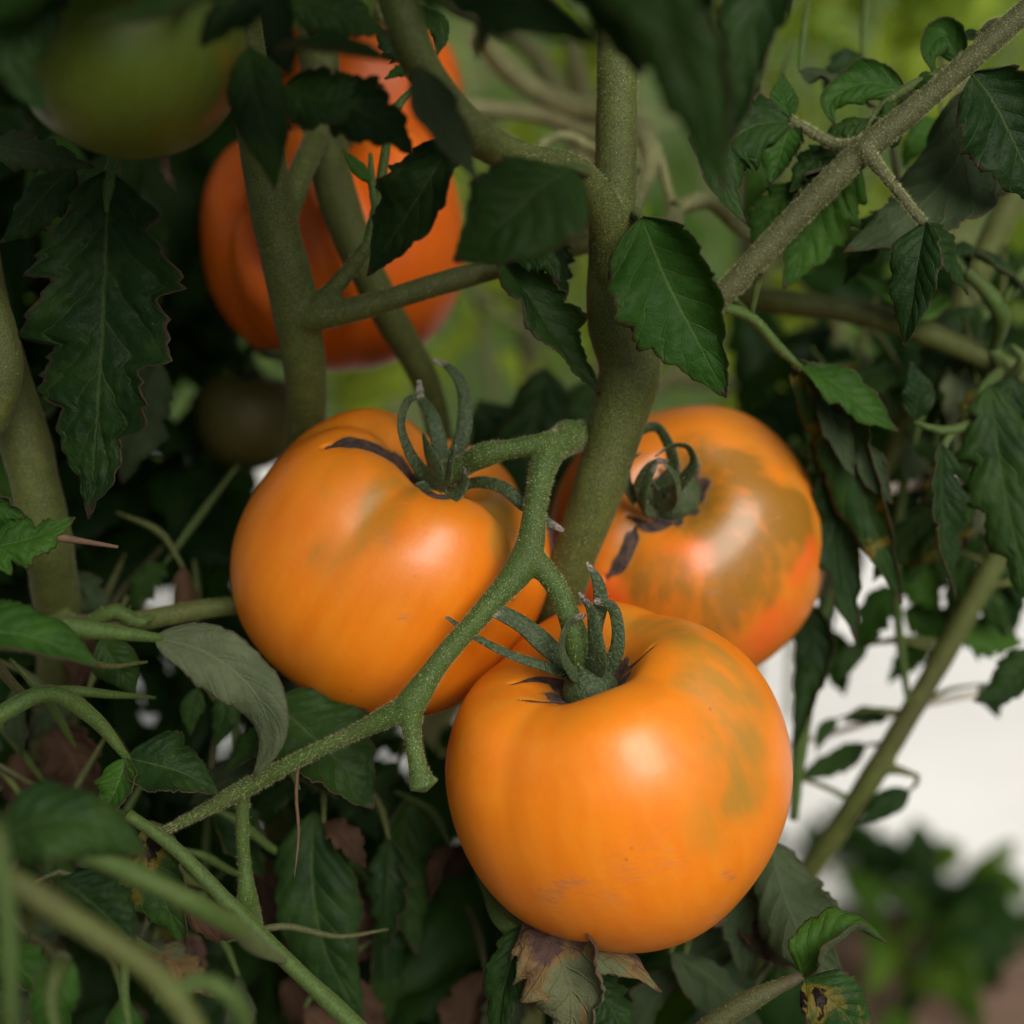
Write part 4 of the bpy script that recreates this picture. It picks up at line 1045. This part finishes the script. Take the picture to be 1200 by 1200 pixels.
# --- plants further back
rowg = "tomato plants of the row beyond the white sheet"
def row_plant(x, y, h, n, seed, mat, label, group, spread=.26, low=.1, sz=(.06, .11)):
    rg = np.random.default_rng(seed)
    o = thing("tomato_plant", label, "plant", (x, y, -.02), group)
    pts = [np.array([x, y, -.03])]
    for k in range(1, 6):
        pts.append(np.array([x + rg.normal(0, .04), y + rg.normal(0, .04), h * k / 5]))
    V, F, U = tube(pts, np.array([.012, .012, .011, .010, .008, .004]) * min(1, h * 2), .02, 8)
    mk("main_stem", V, F, "stem_pale", o, U)
    for k in range(7 if h > .5 else 0):
        i = rg.integers(1, 5); a = rg.uniform(0, 6.28)
        e = pts[i] + np.array([math.cos(a) * spread, math.sin(a) * spread, rg.uniform(-.05, .15)])
        m = (pts[i] + e) / 2 + np.array([0, 0, .05])
        V, F, U = tube([pts[i], m, e], [.006, .005, .003], .02, 6)
        mk("leaf_stalk", V, F, "stem_pale", o, U)
    foliage(o, n, [(x - spread, x + spread, y - spread, y + spread, low, h + min(.08, h), 1, 1)], mat, sz, seed)
    return o
k = 0
for x in np.arange(-1.6, 1.75, .36):
    k += 1
    row_plant(x + .05 * math.sin(k * 3), 1.72 + .08 * math.sin(k * 2.1), .95 + .1 * math.sin(k), 85, 40 + k, "leaf_row_dark" if k % 3 == 0 else "leaf_row", "leafy green tomato plant in the row beyond the white ground sheet", rowg)
for x in np.arange(-2.6, 2.7, .5):
    k += 1
    row_plant(x, 3.2 + .1 * math.sin(k * 2.1), 1.25, 110, 40 + k, "leaf_row", "distant leafy tomato plant in the second row back", "tomato plants of the second row back", .34, .1, (.08, .14))
# low plants on the near edge of the sheet at the right
for q, (px, py, dzc) in enumerate([(1195, 1140, 58), (965, 1085, 66), (1240, 1075, 64), (1110, 1085, 70)]):
    b = P(px, py, dzc)
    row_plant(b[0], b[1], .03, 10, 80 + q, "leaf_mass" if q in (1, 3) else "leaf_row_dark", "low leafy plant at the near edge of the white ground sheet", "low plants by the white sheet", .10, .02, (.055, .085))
# two bushy plants standing between the tomatoes and the sheet
H_ = row_plant(.03, .36, .62, 0, 301, "leaf_row_dark", "bushy tomato plant out of focus behind the thick olive stem", None, .10)
foliage(H_, 40, [(400, 720, 40, 470, 34, 60, 1), (700, 930, 330, 480, 30, 50, .5)], "leaf_row", (.04, .08), 302)
for q in range(9):
    a = random.Random(60 + q)
    b = np.array([.03, .36, .62 * (.35 + .065 * q)])
    e = P(a.uniform(400, 760), a.uniform(20, 360), a.uniform(32, 46))
    stalk(H_, [b, (b * .6 + e * .4) + np.array([0, 0, -.02]), (b * .2 + e * .8) + np.array([0, 0, .03]), e], [9, 8, 6, 2], "stem_pale", sides=8)
I_ = row_plant(.165, .42, .70, 0, 303, "leaf_row", "bushy tomato plant out of focus behind the diagonal side branch", None, .10)
foliage(I_, 54, [(880, 1260, -60, 330, 34, 62, 1.4), (900, 1240, 300, 470, 30, 50, .6)], "leaf_row", (.04, .085), 304)
for q in range(8):
    a = random.Random(90 + q)
    b = np.array([.165, .42, .62 * (.35 + .065 * q)])
    e = P(a.uniform(880, 1200), a.uniform(20, 360), a.uniform(32, 46))
    stalk(I_, [b, (b * .6 + e * .4) + np.array([0, 0, -.02]), (b * .2 + e * .8) + np.array([0, 0, .03]), e], [9, 8, 6, 2], "stem_pale", sides=8)
# pale stalks just behind the main stem
stalk(C_, [(560, 40, 16), (600, 85, 17), (650, 118, 17), (715, 135, 16), (760, 170, 10), (745, 250, 2)], [13, 14, 14, 14, 12, 10], "stem_pale")
stalk(C_, [(500, 128, 17), (570, 128, 17), (620, 132, 17), (700, 162, 16), (745, 200, 10)], [10, 11, 10, 10, 9], "stem_pale")
stalk(C_, [(632, 170, 9), (660, 158, 9), (690, 172, 9), (705, 200, 6), (720, 240, 2)], [5, 6, 7, 7, 7], "stem_pale")
stalk(C_, [(770, 170, 9), (785, 230, 8), (790, 250, 7), (760, 262, 2)], [5, 6, 10, 9], "stem_pale")
stalk(C_, [(790, 245, 7), (830, 235, 8), (870, 270, 9), (930, 300, 10)], [10, 10, 9, 8], "stem_pale")

# --- trellis twine
def twine(label, pts, r):
    Wp = [P(*p) for p in pts]
    V, F, U = tube(Wp, [r] * len(Wp), .004, 8)
    o = mk("trellis_twine", V, F, "twine", None, U, origin=Wp[0])
    o["label"] = label; o["category"] = "twine"
twine("cream trellis twine stretched behind the hanging lobed leaf", [(960, 592, 12), (1040, 574, 12), (1150, 554, 12), (1290, 525, 12)], .0022)
twine("thin grey trellis twine crossing in front of the white ground sheet", [(900, 880, 16), (1000, 852, 14.5), (1075, 828, 13), (1290, 790, 12)], .0013)
